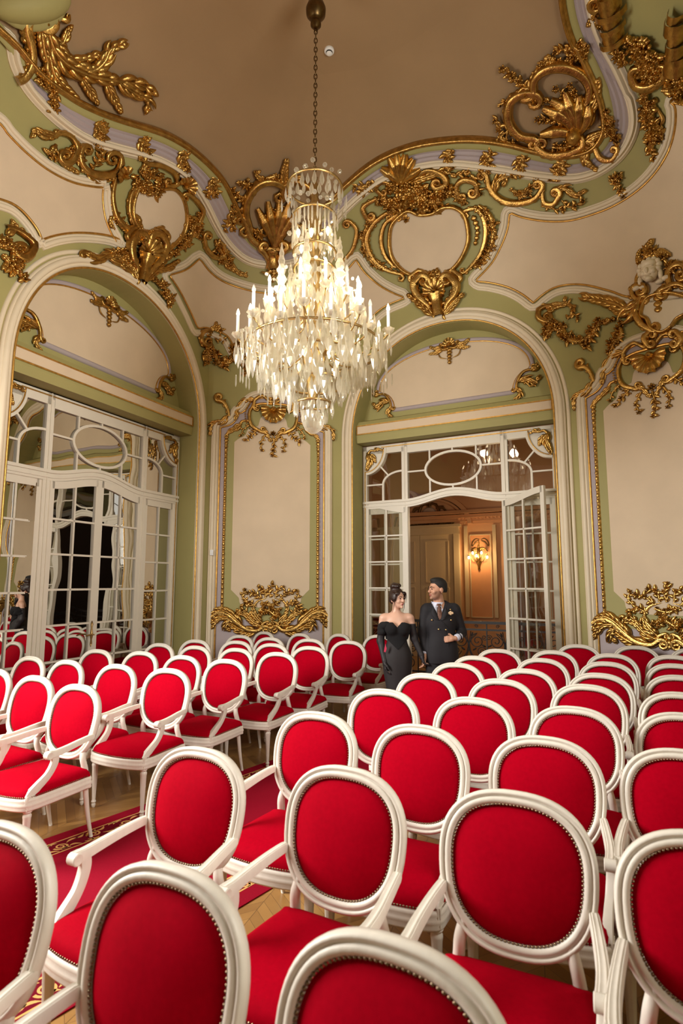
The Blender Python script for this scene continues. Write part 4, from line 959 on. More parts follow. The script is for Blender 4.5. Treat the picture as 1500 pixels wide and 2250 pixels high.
# scrolls on the green field, left
o = C('gilded scroll and leaf run on the green field beside the upper left panel', (165, 330), 'gilded_scroll_run', fat=1.2)
o.acanthus([(122, 300), (95, 296), (78, 286), (70, 296)], .06, .06, 7); o.scroll([(112, 302), (128, 292), (152, 300), (165, 325), (155, 350)], .06, .08, v1=1, r1=.09); o.scroll([(175, 328), (172, 352), (188, 376), (220, 385), (252, 378), (262, 356)], .065, .08, v0=1, v1=-1, r0=.07, r1=.10)
o.acanthus([(120, 318), (108, 335), (96, 330)], .05, .05, 5); o.acanthus([(130, 350), (140, 362), (165, 378)], .05, .05, 6); o.garland([(150, 330), (165, 345), (180, 350)], .06, 8); o.spray([(200, 372), (216, 345), (218, 322)], .045, 8, 2, L=.1); o.spray([(140, 345), (120, 345), (104, 342)], .04, 6, 1, L=.09); o.acanthus([(185, 385), (215, 395), (240, 392)], .05, .05, 6)
# left medallion
MEDL = cat([(300, 414), (320, 408), (350, 413), (380, 414), (399, 434), (407, 465), (405, 495), (394, 521), (375, 541), (360, 551), (343, 538), (320, 512), (300, 501), (289, 480), (288, 448)], 6, True)
panel('cream_panel', PX, resample(MEDL, 7, True), M['cream'], w=.03, parent=cove, thick=.04)
o = C('gilded flower-wreathed medallion frame above the left arch', (348, 470), fat=1.2)
mb = MB(); q = np.vstack([MEDL, MEDL[:1]]); P, N = o.place(q); mb.sweep(P, N, arc_profile(.06, .05), closed=False); o.part('frame', mb)
o.scroll([(268, 378), (250, 395), (243, 435), (252, 478), (275, 502), (294, 498)], .06, .09, v1=-1, r1=.09); o.scroll([(300, 405), (284, 428), (280, 465), (292, 500)], .05, .08, v0=1, v1=-1, r0=.06, r1=.06)
o.shell((272, 388), .17, 225, 160, 6, .09); o.scroll([(322, 358), (352, 362), (380, 378), (386, 402), (370, 408)], .06, .08, v0=1, v1=1, r0=.07, r1=.06); o.shell((404, 408), .17, -50, 190, 7, .09)
o.garland([(292, 392), (312, 408), (330, 422), (352, 408)], .10, 14); o.garland([(300, 375), (330, 385), (355, 392)], .07, 9); o.acanthus([(318, 392), (312, 372), (322, 352)], .06, .06, 6)
o.scroll([(412, 425), (430, 440), (444, 462), (436, 486)], .055, .09, v0=-1, v1=1, r0=.06, r1=.07); o.garland([(412, 470), (420, 500), (404, 532), (380, 556)], .085, 13); o.garland([(432, 462), (440, 490), (432, 520)], .06, 8)
o.scroll([(418, 498), (412, 530), (384, 552), (350, 576)], .045, .07, v0=-1, r0=.06); o.garland([(250, 465), (258, 492), (278, 512)], .06, 7); o.acanthus([(244, 470), (240, 490), (246, 500)], .05, .05, 5); o.acanthus([(412, 520), (430, 510), (446, 512)], .05, .05, 6)
# left keystone
def keystone(lab, c, half_top, h, lean, left=None, right=None, fat=1.2):
    o = C(lab, c, 'gilded_keystone', 'keystones of the arches', .05, fat); x, y = c; hb = half_top*.42
    hb = half_top*.40
    for s in (-1, 1):
        o.scroll([(x+s*half_top*.75, y-h*.30), (x+s*half_top*1.0, y-h*.12), (x+s*half_top*.85+lean*.25, y+h*.12), (x+s*hb+lean*.6, y+h*.38), (x+s*hb*.95+lean, y+h*.60)], .095, .13, v0=-s, r0=.09)
        o.acanthus([(x+s*hb*.6+lean*.9, y+h*.60), (x+s*half_top*.9+lean*.3, y+h*.28), (x+s*half_top*1.25, y+h*.12)], .06, .07, 6)
        o.scroll([(x+s*half_top*.3, y-h*.36), (x+s*half_top*.75, y-h*.46), (x+s*half_top*1.15, y-h*.34)], .05, .09, v1=s, r1=.06)
    o.shell((x, y+h*.05), .20, -90, 220, 9, .12); mb = MB(); o._stroke(mb, [(x+lean*.3, y+h*.1), (x+lean*.7, y+h*.4), (x+lean, y+h*.62)], (.10, .07, .06), .14, ridges=3); o.part('tongue', mb)
    o.garland([(x-half_top*.5, y-h*.3), (x, y-h*.38), (x+half_top*.5, y-h*.3)], .07, 7); o.husks([(x+lean*.3, y+h*.1), (x+lean*.8, y+h*.5)], .035, 4)
    return o
o = keystone('gilded shell keystone at the crown of the left arch', (318, 552), 38, 112, -14)
o.acanthus([(285, 600), (262, 580), (236, 562), (212, 572), (190, 562)], .09, .08, 10); o.garland([(282, 592), (258, 566), (236, 552)], .08, 10); o.scroll([(212, 578), (192, 568), (184, 558)], .04, .06, v1=-1, r1=.05)
o.garland([(330, 612), (350, 628), (362, 648), (370, 678)], .07, 11); o.acanthus([(335, 595), (362, 590), (384, 575)], .06, .06, 6)
# scroll right of the left medallion, far-left scroll
o = C('gilded scroll with roses between the left medallion and the corner', (480, 560), 'gilded_scroll_run', fat=1.2)
o.scroll([(446, 520), (452, 546), (472, 564), (494, 558), (488, 536)], .06, .09, v0=1, v1=-1, r0=.07, r1=.06); o.garland([(470, 528), (486, 556), (505, 585)], .075, 12); o.scroll([(500, 560), (510, 580), (530, 604), (542, 596)], .04, .07, v0=-1, r0=.05); o.acanthus([(490, 575), (512, 592), (540, 606)], .05, .05, 6)
o = C('gilded volute with a hanging rose at the left edge above the arch', (40, 550), 'gilded_scroll_run', fat=1.25)
o.scroll([(8, 500), (30, 506), (52, 520), (70, 540), (62, 560)], .065, .09, v1=1, r1=.10); o.garland([(-10, 540), (15, 545), (40, 560)], .08, 10); o.garland([(42, 575), (38, 595), (42, 610)], .08, 6); o.acanthus([(10, 520), (30, 500), (26, 492)], .06, .06, 6); o.acanthus([(0, 560), (14, 575), (6, 588)], .05, .05, 5)
# corner shell
o = C('gilded shell over the corner where the cornice dips behind the chandelier', (600, 500), 'gilded_shell', base=.07, fat=1.2)
o.scroll([(548, 500), (538, 465), (541, 435), (560, 404), (590, 393), (620, 404), (626, 425)], .085, .13, v0=1, v1=1, r0=.10, r1=.10); o.scroll([(625, 405), (650, 394), (680, 408), (693, 440), (690, 470), (678, 505)], .085, .13, v0=-1, v1=1, r0=.1, r1=.1)
mb = MB()
for x, y in ((562, 452), (586, 436), (612, 432), (638, 436), (662, 452)): o._stroke(mb, cat([(603, 548), (603+(x-603)*.45, 500), (x, y)], 6), (.025, .05, .065, .03), .09, ridges=3)
o.part('rib', mb)
for x, y in ((574, 470), (598, 458), (624, 456), (650, 470)): o.spray([(603, 530), ((603+x)/2, 495), (x, y)], .045, 6, 3, L=.10)
o.garland([(555, 420), (540, 400), (520, 395)], .06, 7); o.spray([(545, 440), (520, 430), (508, 410)], .04, 8, 3, L=.11); o.spray([(530, 450), (515, 465), (508, 450)], .04, 6, 2, L=.1)
o.acanthus([(623, 405), (622, 380), (627, 350)], .08, .08, 7); o.acanthus([(630, 402), (652, 385), (662, 388)], .06, .07, 6); o.garland([(572, 392), (600, 382), (612, 392)], .055, 7); o.acanthus([(575, 395), (560, 378), (566, 372)], .05, .06, 5)
o.scroll([(535, 480), (548, 520), (575, 542), (600, 548)], .07, .12, v0=-1, v1=1, r0=.07, r1=.07); o.scroll([(672, 500), (655, 528), (632, 544), (606, 548)], .07, .12, v0=1, v1=-1, r0=.07, r1=.07); o.garland([(540, 495), (560, 505), (572, 525)], .07, 9)
o = C('gilded foot below the corner shell with a leaf drop', (600, 580), 'gilded_pendant', base=.10, fat=1.25)
for s in (-1, 1): o.scroll([(600+s*30, 545), (600+s*20, 556), (600+s*13, 572), (600+s*16, 592)], .07, .12, v0=-s, r0=.07)
mb = MB(); o._stroke(mb, [(600, 550), (600, 572), (600, 592)], (.09, .06, .08), .12, ridges=3); o.part('neck', mb); o.acanthus([(600, 590), (601, 602), (600, 616)], .07, .07, 4); o.acanthus([(598, 594), (586, 602), (578, 600)], .05, .05, 4); o.acanthus([(602, 594), (616, 602), (622, 600)], .05, .05, 4)
# sprays hanging on the strip between the left arch and the corner panel (and their twin right of the door arch)
def strip_spray(lab, T, extra=None):
    o = C(lab, T(0, 0), 'gilded_garland', 'rose garlands beside the tall panels', .03, 1.2); t = lambda L_: [T(*p) for p in L_]
    mx = 1 if T(1, 0)[0] > T(0, 0)[0] else -1
    o.scroll(t([(18, -16), (6, -14), (-6, -6), (-6, 10), (6, 18)]), .055, .08, v0=mx, v1=-mx, r0=.05, r1=.075); o.acanthus(t([(10, -10), (30, -16), (46, -20), (52, -30)]), .055, .06, 6); o.spray(t([(50, -14), (62, -22), (74, -12)]), .035, 6, 1, L=.09)
    o.garland(t([(18, 16), (14, 38), (10, 58)]), .075, 10); o.garland(t([(26, 14), (44, 30), (58, 54), (86, 62), (112, 46), (130, 22), (158, 12)]), .08, 22); o.spray(t([(58, 14), (70, 0), (82, 10)]), .03, 6, 1, L=.09)
    o.garland(t([(172, 20), (176, 46), (160, 70), (150, 92)]), .07, 11)
    return o
strip_spray('gilded rose garland right of the door arch below the right cove panel', lambda x, y: (1190+x, 690+y))
strip_spray('gilded rose garland between the left arch and the chandelier', lambda x, y: (442+x*.62, 742+y*.95))
# mask crest over the right-hand panel
o = C('gilded crest with a pale plaster face over the right-hand panel', (1440, 640), 'mask_crest', base=.05, fat=1.2)
MEDR = cat([(1432, 655), (1418, 668), (1411, 694), (1424, 704), (1434, 724), (1456, 733), (1476, 722), (1490, 704), (1512, 690), (1520, 664), (1490, 650), (1460, 648)], 6, True)
panel('cream_panel', PX, resample(MEDR, 5, True), M['white'], w=.05, parent=cove, thick=.06); mb = MB(); q = np.vstack([MEDR, MEDR[:1]]); P, N = o.place(q); mb.sweep(P, N, arc_profile(.05, .05)); o.part('frame', mb)
P, N = o.place(np.array([(1432, 602)])); N = N[0]; T_ = np.cross([0, 0, 1], N); T_ /= np.linalg.norm(T_); B_ = np.cross(N, T_); sc = o.sc0
mb = MB(); c = P[0]+N*.03; hd = lambda x, y, d, rx, ry, rz: mb.blob(c+T_*x+B_*y+N*d, [T_*rx, B_*ry, N*rz], n=12, m=8)
hd(0, 0, 0, .105, .135, .10); hd(0, -.015, .085, .022, .04, .045); hd(0, -.07, .075, .04, .014, .03); hd(0, -.115, .05, .045, .035, .05); hd(-.05, -.03, .055, .04, .04, .04); hd(.05, -.03, .055, .04, .04, .04); hd(-.042, .03, .075, .032, .010, .022); hd(.042, .03, .075, .032, .010, .022); hd(0, .085, .03, .095, .06, .07)
for k in range(9): a = PI*(k/8)*1.3-.5; hd(.115*math.cos(a), .05+.10*math.sin(a), .0, .038, .038, .05)
for s in (-1, 1): hd(s*.12, -.08, -.01, .03, .07, .04); hd(s*.17, -.15, -.01, .05, .035, .04); hd(s*.1, -.17, -.01, .05, .03, .04)
f_ = mb.build('plaster_face', M['white'], o.t); f_['label'] = 'pale plaster face with curled hair'
o.acanthus([(1430, 575), (1424, 552), (1432, 536)], .08, .09, 7); o.acanthus([(1440, 575), (1452, 556), (1466, 560)], .08, .09, 7); o.garland([(1412, 580), (1432, 566), (1462, 574)], .075, 10); o.acanthus([(1415, 590), (1405, 570), (1408, 556)], .06, .07, 6)
o.scroll([(1408, 640), (1402, 618), (1412, 600)], .05, .08, v1=1, r1=.05); o.scroll([(1402, 662), (1392, 650), (1394, 634), (1408, 630)], .06, .09, v1=1, r1=.07); o.acanthus([(1410, 664), (1385, 684), (1358, 672), (1330, 664), (1292, 656)], .095, .09, 11); o.acanthus([(1396, 676), (1370, 690), (1345, 680)], .06, .07, 7)
o.scroll([(1475, 632), (1470, 605), (1484, 588), (1504, 586), (1512, 602)], .06, .10, v0=1, v1=1, r0=.06, r1=.08); o.scroll([(1408, 660), (1400, 690), (1412, 715), (1436, 730)], .06, .09, v0=1, v1=-1, r0=.06, r1=.06); o.scroll([(1456, 640), (1490, 628), (1520, 640)], .06, .09, v0=-1, r0=.06)
o.husks([(1450, 642), (1448, 664), (1449, 690)], .05, 4); o.garland([(1476, 575), (1480, 590), (1470, 606)], .06, 6)
for s, (x0, y0) in ((1, (1478, 740)), (-1, (1440, 740))): o.scroll([(x0+s*10, y0-8), (x0+s*22, y0+6), (x0+s*14, y0+22)], .05, .08, v0=-s, v1=s, r0=.05, r1=.05)
# door medallion
MEDD = cat([(896, 462), (864, 488), (856, 520), (860, 560), (880, 590), (906, 606), (950, 613), (985, 601), (1010, 576), (1027, 541), (1030, 510), (1021, 472), (1000, 455), (975, 455), (950, 468), (922, 470)], 6, True)
panel('cream_panel', PX, resample(MEDD, 7, True), M['cream'], w=.03, parent=cove, thick=.04)
o = C('large gilded medallion frame with flower crest above the open doors', (945, 520), fat=1.2)
mb = MB(); q = np.vstack([MEDD, MEDD[:1]]); P, N = o.place(q); mb.sweep(P, N, arc_profile(.07, .06)); o.part('frame', mb)
o.scroll([(1022, 462), (1046, 458), (1064, 480), (1068, 520), (1056, 560), (1034, 588), (1022, 600)], .055, .09, v0=-1, v1=1, r0=.07, r1=.05); o.garland([(1052, 450), (1078, 474), (1084, 520), (1070, 562), (1044, 592)], .075, 20, name='leaf_garland', fat=False); o.husks([(1040, 475), (1050, 505), (1044, 540)], .03, 6)
o.scroll([(848, 468), (822, 490), (806, 525), (818, 566), (848, 592), (884, 604)], .06, .10, v0=1, v1=1, r0=.08, r1=.06); o.garland([(812, 482), (798, 525), (812, 568), (840, 594)], .07, 16, name='leaf_garland', fat=False); o.scroll([(870, 472), (846, 492), (838, 525), (846, 560), (866, 586)], .05, .08, v0=1, v1=-1, r0=.06, r1=.05)
mb = MB()
for a in (-150, -122, -100, -78, -55, -30): aa = math.radians(a); o._stroke(mb, cat([(882, 400), (882+28*math.cos(aa), 398+38*math.sin(aa)), (882+52*math.cos(aa), 402+72*math.sin(aa))], 5), (.03, .06, .07, .03), .10, ridges=2, curl=.04)
o.part('plume', mb); o.scroll([(905, 392), (940, 372), (972, 382), (982, 402), (966, 412)], .065, .11, v1=1, r1=.08); o.acanthus([(905, 400), (945, 385), (980, 376), (998, 384)], .07, .08, 8); o.scroll([(1008, 432), (1004, 408), (1020, 394), (1044, 400), (1050, 420)], .06, .10, v0=-1, v1=1, r0=.06, r1=.08)
o.garland([(836, 432), (862, 452), (890, 440), (915, 430), (945, 440), (975, 432), (990, 412)], .13, 30); o.garland([(850, 410), (880, 415), (915, 415), (950, 420)], .10, 14); o.scroll([(866, 408), (840, 398), (826, 412), (838, 426)], .05, .08, v0=-1, v1=-1, r0=.05, r1=.05); o.scroll([(848, 430), (822, 438), (798, 455), (806, 478)], .055, .09, v1=-1, r1=.07); o.garland([(888, 452), (890, 472), (896, 482)], .06, 5)
o.acanthus([(950, 455), (962, 462), (984, 450)], .05, .06, 5); o.garland([(990, 425), (1012, 438), (1030, 446)], .06, 8); o.spray([(1000, 385), (1030, 375), (1036, 392)], .035, 8, 2, L=.1); o.beads([(872, 400), (868, 350), (878, 326)], .03, .075)
o.scroll([(770, 486), (784, 505), (776, 545), (752, 576)], .05, .08, v0=-1, v1=1, r0=.07, r1=.05)
o = C('gilded scroll run with flowers right of the large medallion', (1170, 430), 'gilded_scroll_run', fat=1.2)
o.scroll([(1070, 384), (1078, 415), (1105, 440), (1140, 446), (1175, 436), (1192, 414)], .065, .09, v0=-1, v1=-1, r0=.07, r1=.08); o.acanthus([(1088, 425), (1092, 398), (1112, 385), (1108, 402)], .06, .07, 7); o.scroll([(1192, 420), (1196, 444), (1216, 448), (1230, 430)], .055, .08, v1=-1, r1=.07); o.acanthus([(1215, 428), (1238, 412), (1262, 428), (1284, 420)], .06, .06, 8)
o.garland([(1120, 415), (1145, 425), (1168, 420)], .05, 8); o.spray([(1140, 440), (1165, 410), (1178, 395)], .04, 7, 2, L=.1); o.spray([(1235, 440), (1250, 455), (1280, 442)], .04, 7, 2, L=.1); o.acanthus([(1080, 380), (1064, 378), (1058, 390)], .04, .05, 4); o.spray([(1040, 385), (1050, 410), (1056, 425)], .035, 6, 1, L=.09); o.spray([(1190, 452), (1215, 458), (1240, 462)], .035, 6, 1, L=.09)
keystone('gilded shell keystone at the crown of the arch over the open doors', (958, 640), 46, 96, 8, fat=1.3)
# big shell in the upper right
o = C('large gilded shell cartouche over the canted wall at upper right', (1225, 230), 'gilded_shell', base=.07, fat=1.15)
z2 = lambda L_: [(750+x/2, y/2) for x, y in L_]
o.scroll(z2([(850, 600), (790, 590), (750, 545), (735, 490), (750, 430), (800, 400), (850, 400)]), .085, .15, v0=1, v1=1, r0=.08, r1=.1); o.scroll(z2([(850, 395), (850, 340), (900, 292), (980, 282), (1055, 315), (1092, 375), (1085, 440)]), .085, .15, v0=1, v1=1, r0=.11, r1=.09)
mb = MB()
for p in ([(1040, 590), (960, 570), (880, 580)], [(1040, 585), (985, 510), (890, 462)], [(1040, 580), (1000, 480), (925, 425)], [(1042, 578), (1015, 480), (985, 390)], [(1048, 578), (1050, 490), (1048, 410)], [(1052, 580), (1085, 520), (1090, 450)]): o._stroke(mb, cat(z2(p), 6), (.03, .055, .07, .03), .11, ridges=3, curl=.04)
o.part('rib', mb)
for p in ([(1020, 560), (950, 520), (870, 520)], [(1020, 540), (960, 460), (890, 430)], [(1035, 540), (1000, 440), (950, 380)], [(1040, 520), (1030, 430), (1010, 370)]): o.spray(z2(p), .045, 9, 4, L=.10)
o.scroll(z2([(870, 650), (920, 675), (1000, 670), (1060, 640), (1065, 615)]), .075, .13, v0=1, v1=-1, r0=.08, r1=.07); o.scroll(z2([(1110, 625), (1140, 690), (1190, 700), (1215, 665)]), .05, .10, v0=-1, v1=-1, r0=.06, r1=.05); o.acanthus(z2([(1070, 620), (1120, 590), (1170, 570), (1185, 520)]), .07, .09, 8); o.acanthus(z2([(1085, 560), (1100, 480), (1125, 420), (1130, 350)]), .08, .09, 9); o.acanthus(z2([(1080, 650), (1075, 700), (1120, 740)]), .07, .08, 7)
o.garland(z2([(850, 380), (820, 400), (720, 440), (690, 450)]), .05, 9); o.spray(z2([(830, 380), (790, 350), (740, 310), (715, 290)]), .05, 9, 4, L=.11); o.spray(z2([(740, 560), (700, 590), (700, 530), (680, 520)]), .04, 8, 2, L=.1); o.garland(z2([(690, 590), (720, 610), (770, 630)]), .05, 7); o.garland(z2([(850, 320), (900, 260), (990, 265), (1000, 245)]), .05, 10); o.acanthus(z2([(900, 275), (905, 240), (930, 245)]), .06, .08, 6)
o.garland(z2([(1000, 200), (1040, 230), (1080, 200), (1060, 160)]), .07, 12); o.spray(z2([(1020, 190), (960, 210), (945, 210)]), .035, 6, 1, L=.1); o.garland(z2([(1160, 480), (1190, 560), (1210, 620)]), .07, 12); o.garland(z2([(930, 640), (1000, 640), (1060, 600)]), .06, 9); o.beads(z2([(720, 480), (745, 540), (790, 590)]), .03, .07); o.beads(z2([(860, 300), (930, 262), (1020, 275), (1090, 340)]), .03, .07)
mb = MB(); P, N = o.place(np.array(z2([(1025, 590)]))); o._ball(mb, P[0], N[0], .11, .15); o.part('boss', mb)
# cartouche at the top right corner
o = C('gilded baluster and garland cartouche at the top right corner', (1380, 110), base=.06, fat=1.15)
mb = MB()
for y0, y1, w in ((-30, 8, .10), (8, 22, .14), (22, 40, .09), (40, 52, .12), (52, 72, .10), (72, 84, .13)): o._stroke(mb, [(1344+y0*.1, y0), (1345+y1*.1, y1)], (w, w, w), .14, n=5, ridges=1)
o.part('baluster', mb); o.scroll([(1322, 10), (1340, -6), (1358, 6), (1352, 20)], .06, .12, v0=1, v1=1, r0=.08, r1=.06); o.acanthus([(1330, 8), (1310, 22), (1298, 42)], .07, .08, 7); o.acanthus([(1318, 30), (1312, 46), (1322, 52)], .05, .06, 5)
o.garland([(1388, 78), (1405, 100), (1425, 118), (1455, 146)], .10, 18); o.garland([(1360, 95), (1366, 120), (1380, 135)], .07, 9); o.scroll([(1392, 158), (1402, 180), (1430, 184), (1460, 168), (1468, 150)], .075, .13, v0=1, v1=-1, r0=.07, r1=.06); o.scroll([(1400, 172), (1424, 186), (1448, 182)], .05, .11); o.garland([(1418, 140), (1436, 158), (1448, 150)], .09, 9); o.garland([(1418, 190), (1424, 206), (1422, 222)], .06, 6)
mb = MB()
for y0, y1, w in ((10, 30, .08), (30, 60, .11), (60, 80, .08), (80, 110, .10), (110, 150, .12)): o._stroke(mb, [(1497-y0*.02, y0), (1493, y1)], (w, w, w), .12, n=5, ridges=1)
o.part('baluster', mb); o.garland([(1490, 150), (1496, 175), (1500, 200)], .10, 10); o.acanthus([(1460, 190), (1490, 192), (1520, 210)], .08, .08, 8)
o = C('gilded flower drop on the green field right of the large shell', (1436, 280), 'gilded_drop', fat=1.25); o.garland([(1434, 222), (1428, 250), (1440, 285), (1430, 312)], .095, 20); o.spray([(1430, 300), (1424, 322), (1436, 346)], .04, 8, 2, L=.1); o.scroll([(1448, 240), (1458, 262), (1446, 284)], .03, .06)
o = C('small gilded flower sprig below the large shell', (1355, 395), 'gilded_drop', fat=1.25); o.garland([(1338, 386), (1350, 396), (1366, 380)], .055, 7); o.spray([(1352, 400), (1362, 415), (1370, 428)], .04, 7, 2, L=.09)
# ------------------------------------------------------------------ chandelier
def crystal_mat(name, col, tr=.34, gl=.22):
    m = bpy.data.materials.new(name); m.use_nodes = True; nt = m.node_tree; nt.nodes.clear(); N_ = nt.nodes.new; L_ = nt.links.new
    out = N_('ShaderNodeOutputMaterial'); t = N_('ShaderNodeBsdfTransparent'); t.inputs[0].default_value = (*[min(1, c*1.04) for c in col], 1)
    g = N_('ShaderNodeBsdfGlossy'); g.inputs['Roughness'].default_value = .08; g.inputs[0].default_value = (1, .97, .9, 1); d = N_('ShaderNodeBsdfTranslucent'); d.inputs[0].default_value = (*col, 1)
    a = N_('ShaderNodeMixShader'); a.inputs[0].default_value = gl; L_(t.outputs[0], a.inputs[1]); L_(g.outputs[0], a.inputs[2])
    b = N_('ShaderNodeMixShader'); b.inputs[0].default_value = 1-tr-gl; L_(a.outputs[0], b.inputs[1]); L_(d.outputs[0], b.inputs[2]); L_(b.outputs[0], out.inputs[0]); return m
M['crystal'] = crystal_mat('lead_crystal', (1.0, .96, .89)); M['candle'] = mat('candle_sleeve', (.82, .83, .86), .5)
M['bulb'] = mat('lit_bulb', (1, .9, .7), .3, emit=(1.0, .80, .50), estr=8); M['bulb_off'] = mat('unlit_bulb', (.80, .76, .66), .25)
CX, CY = -.268, 5.3
ch = thing('chandelier', 'large crystal chandelier with white candle bulbs hanging on a long chain', 'chandelier', (CX, CY, 4.2))
RC_ = random.Random(7); M['darkbrass'] = mat('dark_brass', (.16, .10, .04), .35, metal=1.0, noise=.3, nscale=30)
def cpt(r, a, z): return np.array([CX+r*math.cos(a), CY+r*math.sin(a), z])
mb = MB(); mb.lathe([(.02, 8.14), (.12, 8.13), (.11, 8.09), (.05, 8.05), (.03, 7.95), (.028, 7.84), (.05, 7.81), (.045, 7.79), (.085, 7.75), (.105, 7.69), (.10, 7.63), (.06, 7.58), (.035, 7.555), (.055, 7.53), (.055, 7.50), (.03, 7.47), (.018, 7.44)], (CX, CY, 0), n=24); mb.build('ceiling_canopy', M['darkbrass'], ch)
mb = MB(); z = 7.45; i = 0
while z > 5.78:
    a = np.linspace(0, 2*PI, 13)[:-1]; dx, dy = (1, 0) if i % 2 == 0 else (0, 1)
    P = np.stack([CX+dx*.016*np.cos(a), CY+dy*.016*np.cos(a), z-.026+.034*np.sin(a)], 1); mb.tube(P, .0052, n=6, up=(dy, dx, 0), closed=True); z -= .052; i += 1
mb.build('chain', M['darkbrass'], ch)
mb = MB(); mb.lathe([(.012, 5.80), (.03, 5.77), (.02, 5.72), (.05, 5.66), (.03, 5.55), (.06, 5.42), (.075, 5.3), (.06, 5.15), (.07, 5.0), (.05, 4.9), (.09, 4.78), (.06, 4.66), (.05, 4.5), (.08, 4.42), (.11, 4.3), (.10, 4.15), (.13, 4.05), (.15, 3.97), (.11, 3.9), (.10, 3.75), (.07, 3.6), (.05, 3.5), (.02, 3.45), (.03, 3.42), (.012, 3.38)], (CX, CY, 0), n=20); mb.build('stem', M['brass'], ch)
def ring(r, z, w=.012):
    mb = MB(); a = np.linspace(0, 2*PI, 49)[:-1]; mb.tube(np.stack([CX+r*np.cos(a), CY+r*np.sin(a), np.full(48, z)], 1), w, n=6, closed=True); return mb.build('ring', M['brass'], ch)
for r, z in ((.27, 5.66), (.21, 5.34), (.21, 4.96), (.20, 4.78), (.66, 3.97), (.46, 3.86), (.30, 3.62), (.17, 3.42)): ring(r, z)
def drop_mesh(kind):
    mb = MB()
    if kind == 'pendeloque': pr = [(.002, .0), (.010, -.03), (.026, -.085), (.030, -.12), (.020, -.155), (.002, -.185)]; n = 6
    elif kind == 'prism': pr = [(.002, 0), (.009, -.02), (.011, -.15), (.002, -.19)]; n = 5
    else: pr = [(.002, .026), (.018, .018), (.026, 0), (.018, -.018), (.002, -.026)]; n = 8
    pr = np.array(pr); a = np.arange(n)*2*PI/n; fl = .45 if kind == 'pendeloque' else 1
    mb.grid(np.array([[(r*math.cos(q), r*fl*math.sin(q), z) for q in a] for r, z in pr])[::-1], cv=True); return mb
protos = {k: drop_mesh(k) for k in ('pendeloque', 'prism', 'bead')}
DR = []   # kind, position, turn, scale
def curtain(r, z, n, kind, sc=1.0, jit=.03, a0=0):
    n = int(n*1.45); sc *= .80 
    for i in range(n): a = a0+2*PI*(i+RC_.uniform(-.2, .2))/n; DR.append((kind, cpt(r+RC_.uniform(-jit, jit), a, z+RC_.uniform(-jit, jit)), a+PI/2+RC_.uniform(-.5, .5), sc*RC_.uniform(.8, 1.2)))
curtain(.70, 3.98, 30, 'pendeloque', 1.5, .05); curtain(.60, 3.92, 34, 'pendeloque', 1.5, .05); curtain(.70, 4.02, 26, 'pendeloque', 1.1, .06); curtain(.50, 3.86, 30, 'pendeloque', 1.45, .05); curtain(.38, 3.76, 26, 'pendeloque', 1.4, .05); curtain(.27, 3.62, 22, 'pendeloque', 1.3, .03); curtain(.17, 3.45, 14, 'pendeloque', 1.1, .02); curtain(.72, 3.76, 26, 'prism', .9, .05); curtain(.56, 3.72, 22, 'prism', .9, .05); curtain(.64, 4.08, 30, 'pendeloque', 1.35, .06); curtain(.45, 3.95, 26, 'pendeloque', 1.5, .06); curtain(.33, 3.70, 22, 'pendeloque', 1.4, .04); curtain(.52, 4.34, 26, 'pendeloque', 1.0, .05); curtain(.11, 3.36, 8, 'pendeloque', .8, .01)
curtain(.45, 4.42, 26, 'pendeloque', 1.1, .05); curtain(.33, 4.46, 22, 'pendeloque', 1.1, .05); curtain(.55, 4.22, 28, 'pendeloque', 1.15, .07); curtain(.25, 4.64, 18, 'pendeloque', 1.1, .03); curtain(.36, 4.2, 22, 'pendeloque', 1.2, .08); curtain(.22, 4.1, 16, 'pendeloque', 1.2, .05)
curtain(.27, 5.64, 20, 'pendeloque', .9, .03); curtain(.29, 5.52, 16, 'pendeloque', .8, .04); curtain(.21, 5.34, 22, 'prism', 1.1, .02); curtain(.21, 5.18, 20, 'prism', 1.1, .02); curtain(.20, 5.0, 18, 'pendeloque', .8, .02); curtain(.20, 4.78, 18, 'pendeloque', .9, .03)
curtain(.26, 5.72, 14, 'bead', 1.2, .05); curtain(.24, 5.45, 14, 'bead', 1.1, .05); curtain(.22, 5.05, 12, 'bead', 1.2, .05); curtain(.18, 4.7, 10, 'bead', 1.3, .05); curtain(.62, 4.1, 30, 'bead', .9, .1); curtain(.40, 4.6, 20, 'bead', .9, .08)
DR.sort(key=lambda d: d[1][1]-d[3]*.3); big = [d for d in DR if d[0] == 'pendeloque'][:100]; ids = set(map(id, big)); rest = MB()
pm = None
for d in DR:
    k, p, a, s_ = d
    if id(d) in ids:
        if pm is None: o = protos[k].build('crystal_drop', M['crystal'], None, smooth=False); pm = o.data
        else: o = bpy.data.objects.new('crystal_drop', pm); COL.objects.link(o)
        o.parent = ch; o.location = p-np.array([CX, CY, 4.2]); o.rotation_euler = (0, 0, a); o.scale = (s_, s_, s_)
    else:
        V = np.concatenate(protos[k].v)*s_; c_, n_ = math.cos(a), math.sin(a); V = np.stack([V[:, 0]*c_-V[:, 1]*n_, V[:, 0]*n_+V[:, 1]*c_, V[:, 2]], 1)+p; rest.add(V, protos[k].f)
tag(rest.build('crystal_fringe', M['crystal'], ch, smooth=False), kind='stuff')
mb = MB(); mb.lathe([(.01, 3.36), (.06, 3.34), (.10, 3.29), (.105, 3.23), (.08, 3.17), (.03, 3.135), (.004, 3.13)], (CX, CY, 0), n=16); mb.build('finial_ball', M['crystal'], ch, smooth=False)
